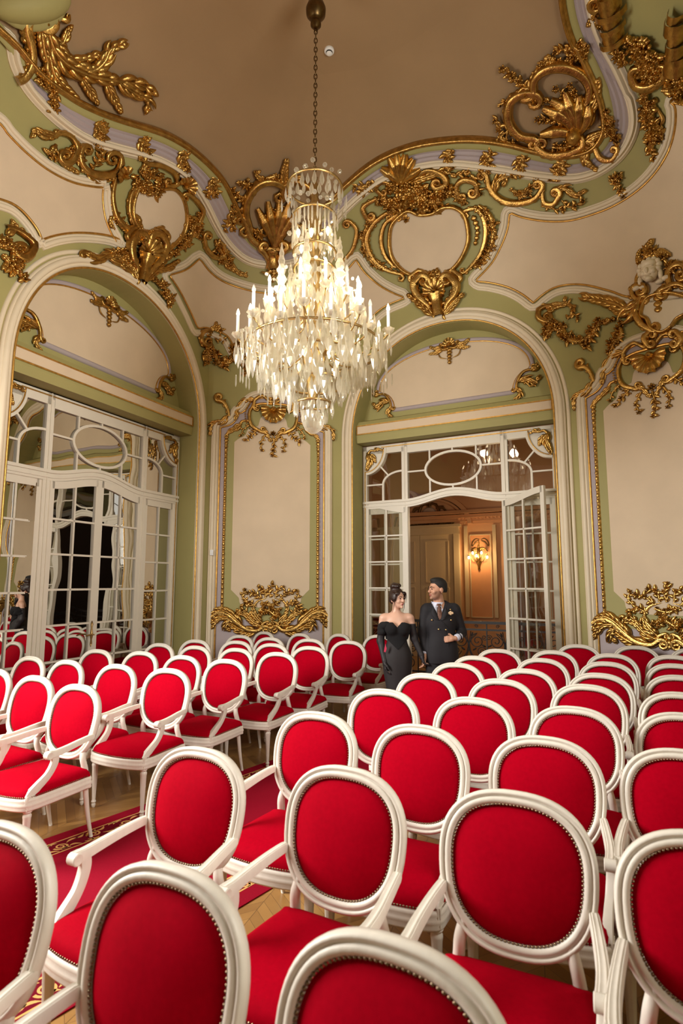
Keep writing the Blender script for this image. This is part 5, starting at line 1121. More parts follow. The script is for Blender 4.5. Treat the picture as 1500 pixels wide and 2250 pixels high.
# spires
for i in range(6):
    a = .35+i*2*PI/6; r = .33; mb = MB(); p = cpt(r, a, 0)
    mb.lathe([(.02, 4.50), (.05, 4.53), (.03, 4.57), (.055, 4.62), (.03, 4.67), (.045, 4.72), (.026, 4.77), (.035, 4.81), (.02, 4.86), (.025, 4.89), (.012, 4.94), (.004, 5.0)], (p[0], p[1], 0), n=8); mb.build('crystal_spire', M['crystal'], ch, smooth=False)
def candle(r, a, zb, lit, hgt=.20, aimr=.10, zroot=3.95):
    p = cpt(r, a, 0); arm = MB(); u = np.array([math.cos(a), math.sin(a), 0]); c0 = np.array([CX, CY, 0])
    P = cat([c0+u*aimr+[0, 0, zroot], c0+u*(aimr+(r-aimr)*.35)+[0, 0, zroot-.10], c0+u*(aimr+(r-aimr)*.75)+[0, 0, zroot-.03], c0+u*r*1.0+[0, 0, zb-.03]], 6); arm.tube(P, .008, n=6)
    arm.build('arm', M['brass'], ch)
    b = MB(); b.lathe([(.008, zb-.03), (.03, zb-.02), (.058, zb+.012), (.062, zb+.02), (.05, zb+.014), (.018, zb)], (p[0], p[1], 0), n=14, flute=7, fd=.14, fz=(zb-.025, zb+.03)); b.build('drip_dish', M['crystal'], ch, smooth=False)
    c = MB(); c.lathe([(.0145, zb), (.0150, zb+hgt*.5), (.0145, zb+hgt), (.011, zb+hgt+.004)], (p[0], p[1], 0), n=10); co = c.build('candle_sleeve', M['candle'], ch)
    t = zb+hgt; c = MB(); c.lathe([(.010, t), (.0165, t+.014), (.0175, t+.026), (.012, t+.05), (.005, t+.068), (.001, t+.075)], (p[0], p[1], 0), n=10); c.build('bulb', M['bulb' if lit else 'bulb_off'], co)
for i in range(18): candle(.70+(.03 if i % 2 else -.06), (i+.3)*2*PI/18, 4.02+(.05 if i % 2 else 0), i % 5 not in (1, 3), .20)
for i in range(12): candle(.44, (i+.55)*2*PI/12, 4.40, i % 3 != 1, .19, .07, 4.30)
def lamp(r, a, z):
    p = cpt(r, a, z); mb = MB(); mb.lathe([(.012, .03), (.02, .01), (.021, -.01), (.012, -.04), (.002, -.06)], p, n=10); mb.build('inner_bulb', M['bulb'], ch)
for i in range(6): lamp(.17, i*PI/3+.4, 5.08+.06*(i % 2)); 
for i in range(6): lamp(.23, i*PI/3+.2, 3.86)
# ------------------------------------------------------------------ smoke detector, wall switch
P, N = surf(np.array([[723., 110.]])); P, N = P[0], N[0]
t = thing('smoke_detector', 'small white round smoke detector on the ceiling right of the chain', 'smoke detector', tuple(P)); T_ = np.cross(N, [1, 0, 0]); T_ /= np.linalg.norm(T_); B_ = np.cross(N, T_)
mb = MB(); a = np.arange(16)*2*PI/16
mb.grid(np.array([[P+T_*r*math.cos(q)+B_*r*math.sin(q)+N*h for q in a] for r, h in ((.06, 0), (.06, .022), (.05, .03), (.04, .03), (.036, .05), (.02, .058), (.001, .058))]), cv=True); mb.build('body', M['plastic'], t, angle=40)
mb = MB(); mb.grid(np.array([[P+T_*r*math.cos(q)+B_*r*math.sin(q)+N*h for q in a] for r, h in ((.041, .033), (.0375, .047))]), cv=True); mb.build('vent_slot', M['black'], t)
t = thing('wall_switch', 'small white plastic switch box on the moulding right of the mirrored doors', 'switch', tuple(FM.pt(.13, 2.19, .05)))
mb = MB(); c = FM.pt(.125, 2.19, .065); R_ = np.stack([FM.e3, FM.n3, [0, 0, 1]], 1); mb.box(c, (.05, .03, .085), R=R_); mb.build('box', M['plastic'], t, smooth=False); mb = MB(); mb.box(FM.pt(.125, 2.175, .083), (.026, .008, .03), R=R_); mb.build('button', M['plastic'], t, smooth=False)
# ------------------------------------------------------------------ carpet runner
cr_ = mat('crimson_carpet', (.27, .002, .016), .9, noise=.15, nscale=120, bump=.3, bscale=400, spec=.1, sheen=.3); cb_ = mat('dark_crimson_border', (.17, .002, .014), .9, noise=.15, nscale=120, bump=.3, bscale=400, spec=.1); cg_ = mat('carpet_gold_pattern', (.72, .40, .13), .85, noise=.1, nscale=150, spec=.1)
KD = np.array([.607, .795]); KN = np.array([.795, -.607]); K0 = np.array([-1.99, 4.13]); KW = 1.66; Ks0, Ks1 = -4.6, 5.2
kp = lambda s, t, z: np.concatenate([K0+np.multiply.outer(np.asarray(s, float), KD)+np.multiply.outer(np.asarray(t, float), KN), np.broadcast_to(z, np.shape(s))[..., None]], -1)
mb = MB(); H_ = .006
V = [kp(s, t, z) for z in (0.0005, H_) for s, t in ((Ks0, 0), (Ks1, 0), (Ks1, KW), (Ks0, KW))]; mb.add(V, [(4, 7, 6, 5), (0, 1, 5, 4), (1, 2, 6, 5), (2, 3, 7, 6), (3, 0, 4, 7)])
def flat(q, wd, mi, z=H_+.001):
    q = np.asarray(q, float); T = np.gradient(q, axis=0); T /= np.maximum(np.linalg.norm(T, axis=1, keepdims=True), 1e-9); n = np.stack([-T[:, 1], T[:, 0]], 1); w = np.broadcast_to(np.asarray(wd, float), len(q))[:, None]/2
    A_, B_ = q-n*w, q+n*w; mb.grid(np.stack([kp(A_[:, 0], A_[:, 1], z), kp(B_[:, 0], B_[:, 1], z)], 1), mi=mi)
for side in (0, 1):
    f_ = (lambda t: t) if side == 0 else (lambda t: KW-t)
    for t, w in ((.115, .012), (.275, .012)): flat([(Ks0, f_(t)), (Ks1, f_(t))], w, 2)
    flat([(Ks0, f_(.195)), (Ks1, f_(.195))], .145, 1, H_+.0006)
    s = Ks0; k = 0
    while s < Ks1-.3:
        sg = 1 if k % 2 else -1; th = np.linspace(0, 3.6*PI, 40); R = .048*(1-th/(3.6*PI)*.85); c = np.array([s+.12, .195+sg*.006])
        sp = np.stack([c[0]+R*np.cos(PI-th), f_(0)*0+c[1]+sg*R*np.sin(PI-th)], 1); sp[:, 1] = f_(sp[:, 1]); flat(sp, np.linspace(.016, .008, 40), 2)
        for (dx, dy, L_, an) in ((.0, .045, .09, .5), (.05, -.04, .08, -.4), (.16, .04, .09, .7), (.17, -.02, .10, -.2), (.10, .058, .06, .1), (.02, -.055, .07, .2)):
            tt = np.linspace(0, 1, 8); q = np.stack([s+dx+L_*tt*math.cos(an), .195+sg*(dy+L_*tt*math.sin(an)*.5-.02*np.sin(tt*PI))], 1); q[:, 1] = f_(q[:, 1]); flat(q, .022*np.sin(PI*np.clip(tt, .06, .96)), 2)
        s += .235; k += 1
cp = mb.build('carpet_runner', [cr_, cb_, cg_], None, smooth=False); tag(cp, 'long crimson carpet runner with gold scroll border leading to the open doors', 'carpet')
# ------------------------------------------------------------------ stair hall beyond the open doors
M['peach'] = mat('peach_wall', (.62, .34, .17), .65, noise=.06, nscale=3); M['peach2'] = mat('salmon_panel', (.60, .27, .11), .6, noise=.08, nscale=4); M['beige'] = mat('beige_door_paint', (.60, .46, .27), .5, noise=.05, nscale=4)
M['marble'] = mat('brown_marble', (.24, .10, .05), .25, noise=.5, nscale=5, stretch=(2, 2, .7)); M['bronze'] = mat('dark_bronze', (.22, .13, .05), .4, metal=.9, noise=.3, nscale=20)
WB = -5.0
mb = MB()
def hq(a, b): mb.add([FD.pt(*a), FD.pt(b[0], a[1], b[2]), FD.pt(*b), FD.pt(a[0], b[1], a[2])], [(0, 1, 2, 3)])
hq((-4.5, 0, WB), (4.7, 5.6, WB)); hq((-4.5, 0, -NICHE-.06), (-4.5, 5.6, WB)); None
struct('wall_hall', mb, M['peach'], label='peach wall of the stair hall beyond the open doors')
mb = MB(); hq((4.7, 0, WB), (4.7, 5.6, -NICHE-.07)); struct('wall_hall_end', mb, M['dark'], label='end wall of the stair hall, its shade painted black')  # black even under the hall lamps; the shade is put into its colour
mb = MB(); mb.add([FD.pt(-4.5, 5.6, -.41), FD.pt(4.7, 5.6, -.41), FD.pt(4.7, 5.6, WB), FD.pt(-4.5, 5.6, WB)], [(0, 1, 2, 3)]); struct('ceiling_hall', mb, M['peach'])
mb = MB(); hq((-4.5, 0, -.41), (0.22, 5.6, -.41)); hq((3.35, 0, -.41), (4.7, 5.6, -.41)); hq((.22, 4.0, -.41), (3.35, 5.6, -.41)); struct('wall_hall_front', mb, M['peach'])
hw = bpy.data.objects['wall_hall']; FH = Fac(FD.a+FD.n*WB, e=FD.e, L=11)
mb = MB()
for z, w in ((3.12, .05), (3.18, .10), (3.26, .17), (3.36, .22)): mb.sweep(FH.pt(np.array([-.95, 4.68]), z, 0), FH.n3, np.array([(-.05, 0), (-.05, w), (.03, w*1.15), (.03, 0)]))
mb.sweep(FH.pt(np.array([-4.4, -1.5]), 3.2, 0), FH.n3, np.array([(-.15, 0), (-.1, .2), (.1, .12), (.1, 0)]))
for i in range(60): u = .55+i*.085; rect(mb, FH, u, u+.045, 3.20, 3.25, .1, .15)
mb.build('cornice', M['peach'], hw, smooth=False)
mb = MB(); th = np.linspace(PI*.02, PI*.98, 40)
for r, w, h in ((.98, .10, .16), (.86, .05, .10)): strip(mb, FH, np.stack([-.15+r*np.cos(th), 3.05+r*.78*np.sin(th)], 1), w, 0, h)
mb.build('pediment_arch', M['peach'], hw, smooth=False)
mb = MB(); mb.lathe([(.001, 0), (.19, 0), (.19, .03), (.15, .05), (.001, .06)], (0, 0, 0), n=28); V = np.concatenate(mb.v); mb.v = [np.array([FH.pt(-.19+v[0], 3.36+v[1], v[2]) for v in V])]
mt = thing('wall_mirror', 'round convex mirror in a carved bronze frame high in the stair hall', 'mirror', tuple(FH.pt(-.19, 3.36, 0))); mb.build('glass', mat('pale_mirror', (.62, .55, .47), .25, metal=.3), mt)
mo = Orn('carved_frame', None, None, FacMap(FH, -.19, 3.36), (0, 0), base=.02, fat=1.2); bpy.data.objects.remove(mo.t); mo.t = mt; GOLD = M['gold']; M['gold'] = M['bronze']
for s in (-1, 1):
    mo.scroll([(s*.02, .27), (s*.16, .25), (s*.24, .12), (s*.25, -.06), (s*.16, -.22)], .045, .07, v0=s, v1=-s, r0=.05, r1=.05); mo.acanthus([(s*.18, .15), (s*.32, .17), (s*.40, .10)], .05, .05, 6); mo.garland([(s*.12, -.26), (s*.35, -.22), (s*.55, -.20), (s*.62, -.10)], .10, 14); mo.acanthus([(s*.25, -.1), (s*.40, -.06), (s*.52, .0)], .06, .05, 6)
mo.garland([(-.5, -.30), (0, -.24), (.5, -.30)], .09, 18); mo.acanthus([(0, .24), (.02, .32), (0, .40)], .06, .05, 5); mo.shell((0, .25), .10, 90, 180, 7)
M['gold'] = GOLD
# door, panels, pilasters on the hall's back wall
dr = thing('door_4', 'closed beige panelled double doors in the stair hall', None, tuple(FH.pt(-.2, 0, 0)), kind='structure')
mb = MB()
for u0, u1, z0, z1, w in ((-1.45, -1.27, 0, 2.95, .10), (.42, .55, 0, 2.95, .10), (-1.45, .55, 2.87, 3.06, .12), (-1.5, .60, 3.04, 3.10, .16)): rect(mb, FH, u0, u1, z0, z1, 0, w)
mb.build('door_case', M['beige'], dr, smooth=False)
for u0, u1 in ((-1.27, -.43), (-.42, .42)):
    mb = MB(); rect(mb, FH, u0, u1, 0, 2.87, 0, .05)
    for z0, z1 in ((.2, .75), (.88, 1.62), (1.74, 2.72)):
        for a, b in (((u0+.14, z0), (u1-.14, z0)), ((u0+.14, z1), (u1-.14, z1)), ((u0+.14, z0), (u0+.14, z1)), ((u1-.14, z0), (u1-.14, z1))): bar(mb, FH, a, b, .03, .05, .07)
    mb.build('door_leaf', M['beige'], dr, smooth=False)
mb = MB()
for k in range(3): u = .79+k*1.75; rect(mb, FH, u, u+.48, .95, 2.83, 0, .02)
mb.build('salmon_panel', M['peach2'], hw, smooth=False)
mb = MB()
for k in range(3):
    u = .79+k*1.75
    for a, b in (((u, .95), (u, 2.83)), ((u+.48, .95), (u+.48, 2.83)), ((u, .95), (u+.48, .95)), ((u, 2.83), (u+.48, 2.83))): bar(mb, FH, a, b, .022, .0, .04)
    rect(mb, FH, u-.13, u-.05, .95, 3.05, 0, .06); rect(mb, FH, u+.53, u+.61, .95, 3.05, 0, .06)
mb.build('panel_moulding', M['beige'], hw, smooth=False)
mb = MB()
for k in range(3): o_ = FacMap(FH, 1.03+k*1.75, 2.72)
po = Orn('panel_ornament', None, None, FacMap(FH, 1.03, 2.70), (0, 0), base=.02, fat=1.1); bpy.data.objects.remove(po.t); po.t = hw; M['gold'] = M['bronze']; pb = MB()
for s in (-1, 1): po.scroll([(s*.02, .02), (s*.10, .04), (s*.17, -.02), (s*.20, -.10)], .02, .03, v1=-s, r1=.025, mb=pb); po.acanthus([(s*.02, 0), (s*.09, -.03), (s*.15, -.09)], .03, .03, 4, mb=pb)
pb.v = [v+np.array(ROOTS.get(hw.name, (0, 0, 0))) for v in pb.v]; pb.build('panel_ornament', M['bronze'], hw); M['gold'] = GOLD
for i, u in enumerate((-1.9, -2.7, -3.6, 2.05, 3.0, 3.9)):
    mb = MB(); p = FD.pt(u, 0, -4.6 if i < 3 else -4.3); mb.lathe([(.26, 0), (.26, .25), (.22, .3), (.20, .36), (.19, 2.7), (.21, 2.72), (.2, 2.8), (.26, 2.95), (.28, 3.1)], (p[0], p[1], 0), n=20); o = mb.build('marble_column', M['marble'], None, angle=40)
    tag(o, 'brown marble column of the stair hall, ' + ('behind the left door leaf' if i < 3 else 'behind the right door leaf'), 'column', 'marble columns behind the left door leaf' if i < 3 else 'marble columns behind the right door leaf')
# sconce
sc_ = thing('wall_sconce', 'gilt wall sconce with five small lit bulbs in the stair hall', 'sconce', tuple(FH.pt(.99, 2.3, 0))); M['bulb2'] = mat('small_lit_bulb', (1, .9, .7), .3, emit=(1.0, .82, .55), estr=22)
mb = MB(); P = FH.pt(.99, np.array([2.02, 2.05, 2.10, 2.15, 2.20, 2.26, 2.32, 2.40, 2.52, 2.56]), .05); mb.tube(P, [.008, .03, .02, .04, .03, .05, .06, .04, .03, .01], n=10, up=FH.n3); mb.build('backplate', M['gold'], sc_)
for du, dz, dw in ((-.21, 2.33, .12), (-.10, 2.43, .18), (0, 2.36, .25), (.10, 2.43, .18), (.21, 2.33, .12)):
    mb = MB(); e = FH.pt(.99+du, dz, dw); mb.tube(cat([FH.pt(.99, 2.28, .05), FH.pt(.99+du*.5, 2.22, dw*.7), FH.pt(.99+du*.95, dz+.06, dw), e+[0, 0, .02]], 6), .008, n=6)
    mb.lathe([(.005, .04), (.025, .03), (.02, .01)], e, n=10); am = mb.build('arm', M['gold'], sc_); mb = MB(); mb.lathe([(.01, .01), (.022, -.01), (.024, -.025), (.016, -.045), (.002, -.055)], e, n=10); mb.build('bulb', M['bulb2'], am)
mo = Orn('x', None, None, FacMap(FH, .99, 2.3), (0, 0), base=.03, fat=1.0); bpy.data.objects.remove(mo.t); mo.t = sc_
mo.acanthus([(0, .2), (0, .27), (.01, .33)], .05, .04, 4)
for s in (-1, 1): mo.acanthus([(0, .18), (s*.10, .22), (s*.18, .16)], .04, .04, 5); mo.scroll([(0, -.2), (s*.05, -.1), (s*.03, 0)], .02, .05, v1=s, r1=.02)
point('sconce_light', FH.pt(.99, 2.34, .30), 30, (1, .66, .32), .06); point('hall_lamp', FD.pt(2.0, 2.9, -2.9), 36, (1, .72, .42), .25); point('hall_lamp_left', FD.pt(-1.6, 2.9, -3.0), 12, (1, .72, .42), .2)
# balustrade
bl = thing('balustrade', 'black wrought iron balustrade with scrolls in the stair hall behind the couple', 'balustrade', tuple(FD.pt(1.8, 0, -1.75))); FBz = Fac(FD.a-FD.n*1.75, e=FD.e, L=8)
for nm, z, w, h in (('handrail', 1.05, .06, .045), ('upper_rail', .93, .03, .03), ('lower_rail', .16, .03, .03)): mb = MB(); rect(mb, FBz, -3, 4.4, z-h/2, z+h/2, -w/2, w/2); mb.build(nm, M['black'], bl, smooth=False)
def iron(mb, q, r=.009): q = np.asarray(q, float); mb.tube(FBz.pt(q[:, 0], q[:, 1], 0), r, n=5, up=FBz.n3)
def spiral(c, r, a0, turns, sg): t = np.linspace(0, 1, int(16*turns)); R = r*(1-t*.85); a = a0+sg*t*turns*2*PI; return np.stack([c[0]+R*np.cos(a), c[1]+R*np.sin(a)], 1)
for k in range(8):
    mb = MB(); u = -.9+k*.62
    for s in (-1, 1):
        iron(mb, np.vstack([spiral((u+s*.15, .74), .13, PI/2, 1.7, s)[::-1], cat([(u+s*.15, .87), (u+s*.02, .72), (u+s*.05, .52), (u+s*.2, .38)], 6)[1:], spiral((u+s*.15, .30), .10, PI/3 if s > 0 else PI*2/3, 1.6, -s)[1:]]))
        iron(mb, spiral((u+s*.22, .56), .085, 0, 1.8, s), .008); iron(mb, spiral((u+s*.08, .24), .06, PI, 1.6, s), .007); iron(mb, spiral((u+s*.27, .80), .05, 0, 1.5, -s), .007); iron(mb, cat([(u, .18), (u+s*.06, .42), (u, .62), (u+s*.04, .9)], 6), .008)
        for p, an in (((u+s*.1, .6), .6), ((u+s*.2, .45), 2.2), ((u+s*.06, .85), 1.2), ((u+s*.26, .66), -.5)):
            q = FBz.pt(p[0], p[1], 0); d = FBz.e3*math.cos(an*s)+np.array([0, 0, math.sin(an*s)]); mb.blob(q, [d*.05, np.cross(d, FBz.n3)*.018, FBz.n3*.008], n=6, m=4)
    mb.build('scroll_panel', M['black'], bl)
    mb = MB(); rect(mb, FBz, u-.315, u-.297, .0, 1.05, -.01, .01); mb.build('baluster', M['black'], bl, smooth=False)
    mb = MB(); iron(mb, spiral((u-.12, .988), .032, 0, 1.5, 1), .006); iron(mb, spiral((u+.14, .988), .032, PI, 1.5, -1), .006); mb.build('rail_scroll', M['black'], bl)
# ------------------------------------------------------------------ people: smooth bodies grown from blended volumes
class Vol:
    """signed distance grid; prims blend smoothly; surf() extracts the surface (naive surface nets)"""
    def __init__(s, lo, hi, h): s.lo = np.array(lo, float); s.h = h; s.n = np.ceil((np.array(hi)-s.lo)/h).astype(int)+1; s.d = np.full(s.n, .3, np.float32)
    def _sl(s, a, b, m):
        i0 = np.clip(np.floor((np.minimum(a, b)-m-s.lo)/s.h).astype(int), 0, s.n-1); i1 = np.clip(np.ceil((np.maximum(a, b)+m-s.lo)/s.h).astype(int)+1, 1, s.n)
        sl = tuple(slice(p, q) for p, q in zip(i0, i1)); g = np.stack(np.meshgrid(*[s.lo[k]+s.h*np.arange(i0[k], i1[k]) for k in range(3)], indexing='ij'), -1); return sl, g
    def _mix(s, sl, f, k, cut=False):
        a = s.d[sl]
        if cut: s.d[sl] = np.maximum(a, -f); return
        h = np.clip(.5+.5*(a-f)/k, 0, 1); s.d[sl] = a*(1-h)+f*h-k*h*(1-h)
    def cap(s, a, b, ra, rb, k=.02, fl=(1, 1, 1)):
        """tapered limb; fl squashes along x, y, z"""
        a, b = np.array(a, float), np.array(b, float); fl = np.array(fl, float); sl, g = s._sl(a, b, max(ra, rb)/min(1, fl.min())*1.0+.06)
        A, B, G = a/fl, b/fl, g/fl; ab = B-A; t = np.clip(((G-A) @ ab)/max(ab @ ab, 1e-9), 0, 1); f = (np.linalg.norm(G-A-t[..., None]*ab, axis=-1)-(ra+(rb-ra)*t))*fl.min(); s._mix(sl, f.astype(np.float32), k)
    def ell(s, c, r, k=.02, R=None, cut=False):
        c, r = np.array(c, float), np.array(r, float); m = r.max(); sl, g = s._sl(c-m, c+m, .06); q = g-c
        if R is not None: q = q @ R
        l = np.linalg.norm(q/r, axis=-1); f = (l-1)*r.min()*np.where(l > 1, 1, 1); f = l*(l-1)/np.maximum(np.linalg.norm(q/(r*r), axis=-1), 1e-6); s._mix(sl, f.astype(np.float32), k, cut)
    def surf(s):
        d = s.d; n = d.shape; ins = d < 0; c = [ins[i:n[0]-1+i, j:n[1]-1+j, k:n[2]-1+k] for i in (0, 1) for j in (0, 1) for k in (0, 1)]; sm = sum(x.astype(np.int8) for x in c)
        cell = np.argwhere((sm > 0) & (sm < 8)); idx = -np.ones(tuple(x-1 for x in n), np.int32); idx[tuple(cell.T)] = np.arange(len(cell)); P = np.zeros((len(cell), 3)); W = np.zeros(len(cell))
        cs = [(i, j, k) for i in (0, 1) for j in (0, 1) for k in (0, 1)]
        for p in range(8):
            for q in range(p+1, 8):
                if sum(abs(x-y) for x, y in zip(cs[p], cs[q])) != 1: continue
                u, v = cell+cs[p], cell+cs[q]; a, b = d[tuple(u.T)], d[tuple(v.T)]; x = (a < 0) != (b < 0); t = a/np.where(a == b, 1, a-b); P[x] += (u+(v-u)*t[:, None])[x]; W[x] += 1
        P = s.lo+s.h*P/W[:, None]; F = []
        for ax in range(3):
            o = [x for x in range(3) if x != ax]; e = np.zeros(3, int); e[ax] = 1; sl0 = [slice(1, -1)]*3; sl1 = [slice(1, -1)]*3; sl0[ax] = slice(0, -1); sl1[ax] = slice(1, None)
            x0, x1 = ins[tuple(sl0)], ins[tuple(sl1)]; w = np.argwhere(x0 != x1); off = np.array([1, 1, 1]); off[ax] = 0; w = w+off
            if not len(w): continue
            sg = ins[tuple(w.T)]; a, b = np.zeros(3, int), np.zeros(3, int); a[o[0]] = 1; b[o[1]] = 1
            q = np.stack([idx[tuple((w-a-b).T)], idx[tuple((w-b).T)], idx[tuple(w.T)], idx[tuple((w-a).T)]], 1); flip = sg if ax != 1 else ~sg; q[~flip] = q[~flip][:, ::-1]; F.append(q)
        F = np.vstack(F); F = F[(F >= 0).all(1)]; return P, F
    def clone(s, grow=0.0): v = object.__new__(Vol); v.lo, v.h, v.n = s.lo, s.h, s.n; v.d = s.d-np.float32(grow); return v
    def pts(s): return np.meshgrid(*[s.lo[k]+s.h*np.arange(s.n[k]) for k in range(3)], indexing='ij', sparse=True)
    def mesh(s, name, m, parent, org, fn=None):
        P, F = s.surf(); mb = MB(); mb.v = [P+org]; mb.n = len(P); mb.f = [tuple(f) for f in F.tolist()]; mb.m = [0]*len(F) if fn is None else fn(P[F].mean(1)).astype(int).tolist(); return mb.build(name, m, parent)
def rz(a): c, s = math.cos(a), math.sin(a); return np.array([[c, -s, 0], [s, c, 0], [0, 0, 1]])
M['skin_m'] = mat('warm_skin', (.52, .27, .17), .5, noise=.05, nscale=20); M['skin_w'] = mat('fair_skin', (.64, .38, .27), .45, noise=.04, nscale=20)
M['suit'] = mat('charcoal_suit_cloth', (.009, .008, .011), .8, noise=.15, nscale=60, sheen=.05); M['velvet'] = mat('black_velvet', (.003, .003, .004), .95, sheen=.04); M['gown'] = mat('charcoal_gown_cloth', (.015, .012, .013), .75, noise=.1, nscale=50); M['glove'] = mat('black_glove_cloth', (.012, .009, .011), .6)
M['shirt'] = mat('pale_blue_shirt', (.62, .64, .76), .6); M['tie'] = mat('brown_patterned_tie', (.16, .06, .03), .5, noise=.9, nscale=70); M['hair_m'] = mat('black_hair', (.007, .005, .004), .7, bump=.4, bscale=90); M['hair_w'] = mat('dark_brown_hair', (.022, .009, .006), .4, bump=.5, bscale=70)
M['lips'] = mat('lip_colour', (.42, .10, .09), .4); M['eye'] = mat('dark_eye', (.012, .008, .007), .2); M['shoe'] = mat('black_shoe_leather', (.008, .008, .008), .25); M['leaf_red'] = mat('red_lining', (.45, .01, .05), .6); M['gilt_button'] = mat('gilt_button', (.8, .55, .22), .3, metal=1); M['stub'] = mat('dark_stubble', (.37, .195, .125), .6, noise=.15, nscale=200); M['square'] = mat('cream_pocket_square', (.7, .5, .3), .7, noise=.5, nscale=120)
def head(V, c, yaw, k=1.0, fem=False, tilt=0.0):
    """head of height .235*k centred on c; yaw 0 looks to -y, positive turns towards +x"""
    R = rz(yaw)
    if tilt: ct, st = math.cos(tilt), math.sin(tilt); R = R @ np.array([[1, 0, 0], [0, ct, -st], [0, st, ct]])
    L = lambda x, y, z: np.array(c)+R @ (np.array([x, y, z])*k)
    E = lambda p, r, kk=.012: V.ell(L(*p), np.array(r)*k, kk, R)
    E((0, .012, .035), (.074, .094, .085)); E((0, -.022, -.015), (.062, .068, .088), .02); E((0, -.045, -.075), (.038 if fem else .043, .042, .036), .025)
    E((0, -.082, -.100), (.018, .016, .014), .012); E((0, -.075, .020), (.052, .020, .014), .012)
    V.cap(L(0, -.086, .012), L(0, -.108, -.026), .008*k, .013*k, .010); E((0, -.100, -.030), (.017, .010, .009), .006)
    for s_ in (-1, 1):
        E((s_*.038, -.066, -.030), (.022, .018, .022), .02); E((s_*.074, .012, -.012), (.010, .020, .032), .006)
    V.ell(L(-.029, -.093, .004), np.array([.017, .012, .010])*k, 0, R, cut=True); V.ell(L(.029, -.093, .004), np.array([.017, .012, .010])*k, 0, R, cut=True)
    for s_ in (-1, 1): E((s_*.029, -.076, .003), (.014, .012, .010), .003)
    E((0, -.090, -.058), (.021, .011, .007), .005); E((0, -.088, -.068), (.018, .010, .008), .005)
    return L, R
def face_bits(L0, R, t, k, fem, org):
    L = lambda x, y, z: L0(x, y, z)+org
    def lump(name, m, items, n=8):
        mb = MB()
        for p, r in items: mb.blob(L(*p), [R[:, 0]*r[0]*k, R[:, 1]*r[1]*k, R[:, 2]*r[2]*k], n=n, m=6)
        return mb.build(name, m, t)
    for s_ in (-1, 1): lump('eye', M['eye'], [((s_*.029, -.0880, .003), (.0125, .006, .0060 if not fem else .0072))])
    for s_ in (-1, 1):
        mb = MB(); P = cat([L(s_*.012, -.0975, .020), L(s_*.030, -.0955, .027 if not fem else .028), L(s_*.052, -.080, .020)], 5); mb.tube(P, np.array([.004, .005, .005, .005, .0045, .004, .0035, .003, .003, .002, .001])*k*(1.15 if not fem else .8), n=6); mb.build('eyebrow', M['hair_m'], t)
    lump('lips', M['lips'], [((0, -.0945, -.060), (.021, .008, .0050)), ((0, -.0930, -.0685), (.017, .008, .0058))])
def fingers(V, w, d, side, curl, r=.0085, k=1.0, spread=.35, up=None, thumb=1):
    """hand from wrist w along d; side = direction across the knuckles (index to little finger negated), curl = palm-ward direction"""
    d, side, curl = [np.array(x, float)/np.linalg.norm(x) for x in (d, side, curl)]; p = np.array(w, float)
    V.cap(p, p+d*.035*k, .024*k, .026*k, .015)
    for i, (o, L_) in enumerate(zip((-.027, -.009, .009, .026), (.072, .080, .074, .058))):
        b = p+d*.03*k+side*o*.7*k; m = p+d*.088*k+side*o*k; V.cap(b, m, .014*k, .0115*k, .010)
        a1 = d*math.cos(1.0*up_)+curl*math.sin(1.0*up_) if (up_ := (up if up is not None else .5)) is not None else d
        a2 = d*math.cos(2.0*up_)+curl*math.sin(2.0*up_); j = m+a1*L_*.5*k; V.cap(m, j, .0095*k, .0085*k, .003); V.cap(j, j+a2*L_*.5*k, .0085*k, .007*k, .003)
    b = p+d*.03*k-side*.024*k; m = b+(d*.55-side*.65+curl*.4)*.045*k; V.cap(b, m, .013*k, .0105*k, .010); V.cap(m, m+(d*.9-side*.1+curl*.35)*.035*k, .0100*k, .008*k, .004)
# ---- the man
DM = 6.62; MX = (966-750)/FPX*DM
MO = np.array([MX, (DM-0.0)/CP*0+6.66, 0.0])
man = thing('person', 'person in a dark double-breasted suit looking left, one hand at the waist', 'person', tuple(MO))
V = Vol((-.42, -.28, 0), (.42, .24, 1.80), .0052)
HM, YM = np.array([-.035, -.02, 1.652]), -1.2      # head turned to the left of the picture
Lm, Rm = head(V, HM, YM, 1.02)
V.cap((-.022, .015, 1.56), (-.005, .02, 1.42), .056, .066, .03); V.cap((-.14, .015, 1.42), (.14, .015, 1.42), .060, .060, .05); V.ell((0, .0, 1.28), (.168, .105, .17), .05); V.ell((0, .005, 1.08), (.150, .098, .17), .06); V.ell((0, .01, .94), (.165, .105, .12), .05)
for s_ in (-1, 1): V.cap((s_*.085, .01, .90), (s_*.095, .0, .50), .088, .058, .03); V.cap((s_*.095, .0, .50), (s_*.10, .03, .09), .056, .040, .02); V.cap((s_*.10, .03, .05), (s_*.115, -.13, .035), .038, .030, .02)
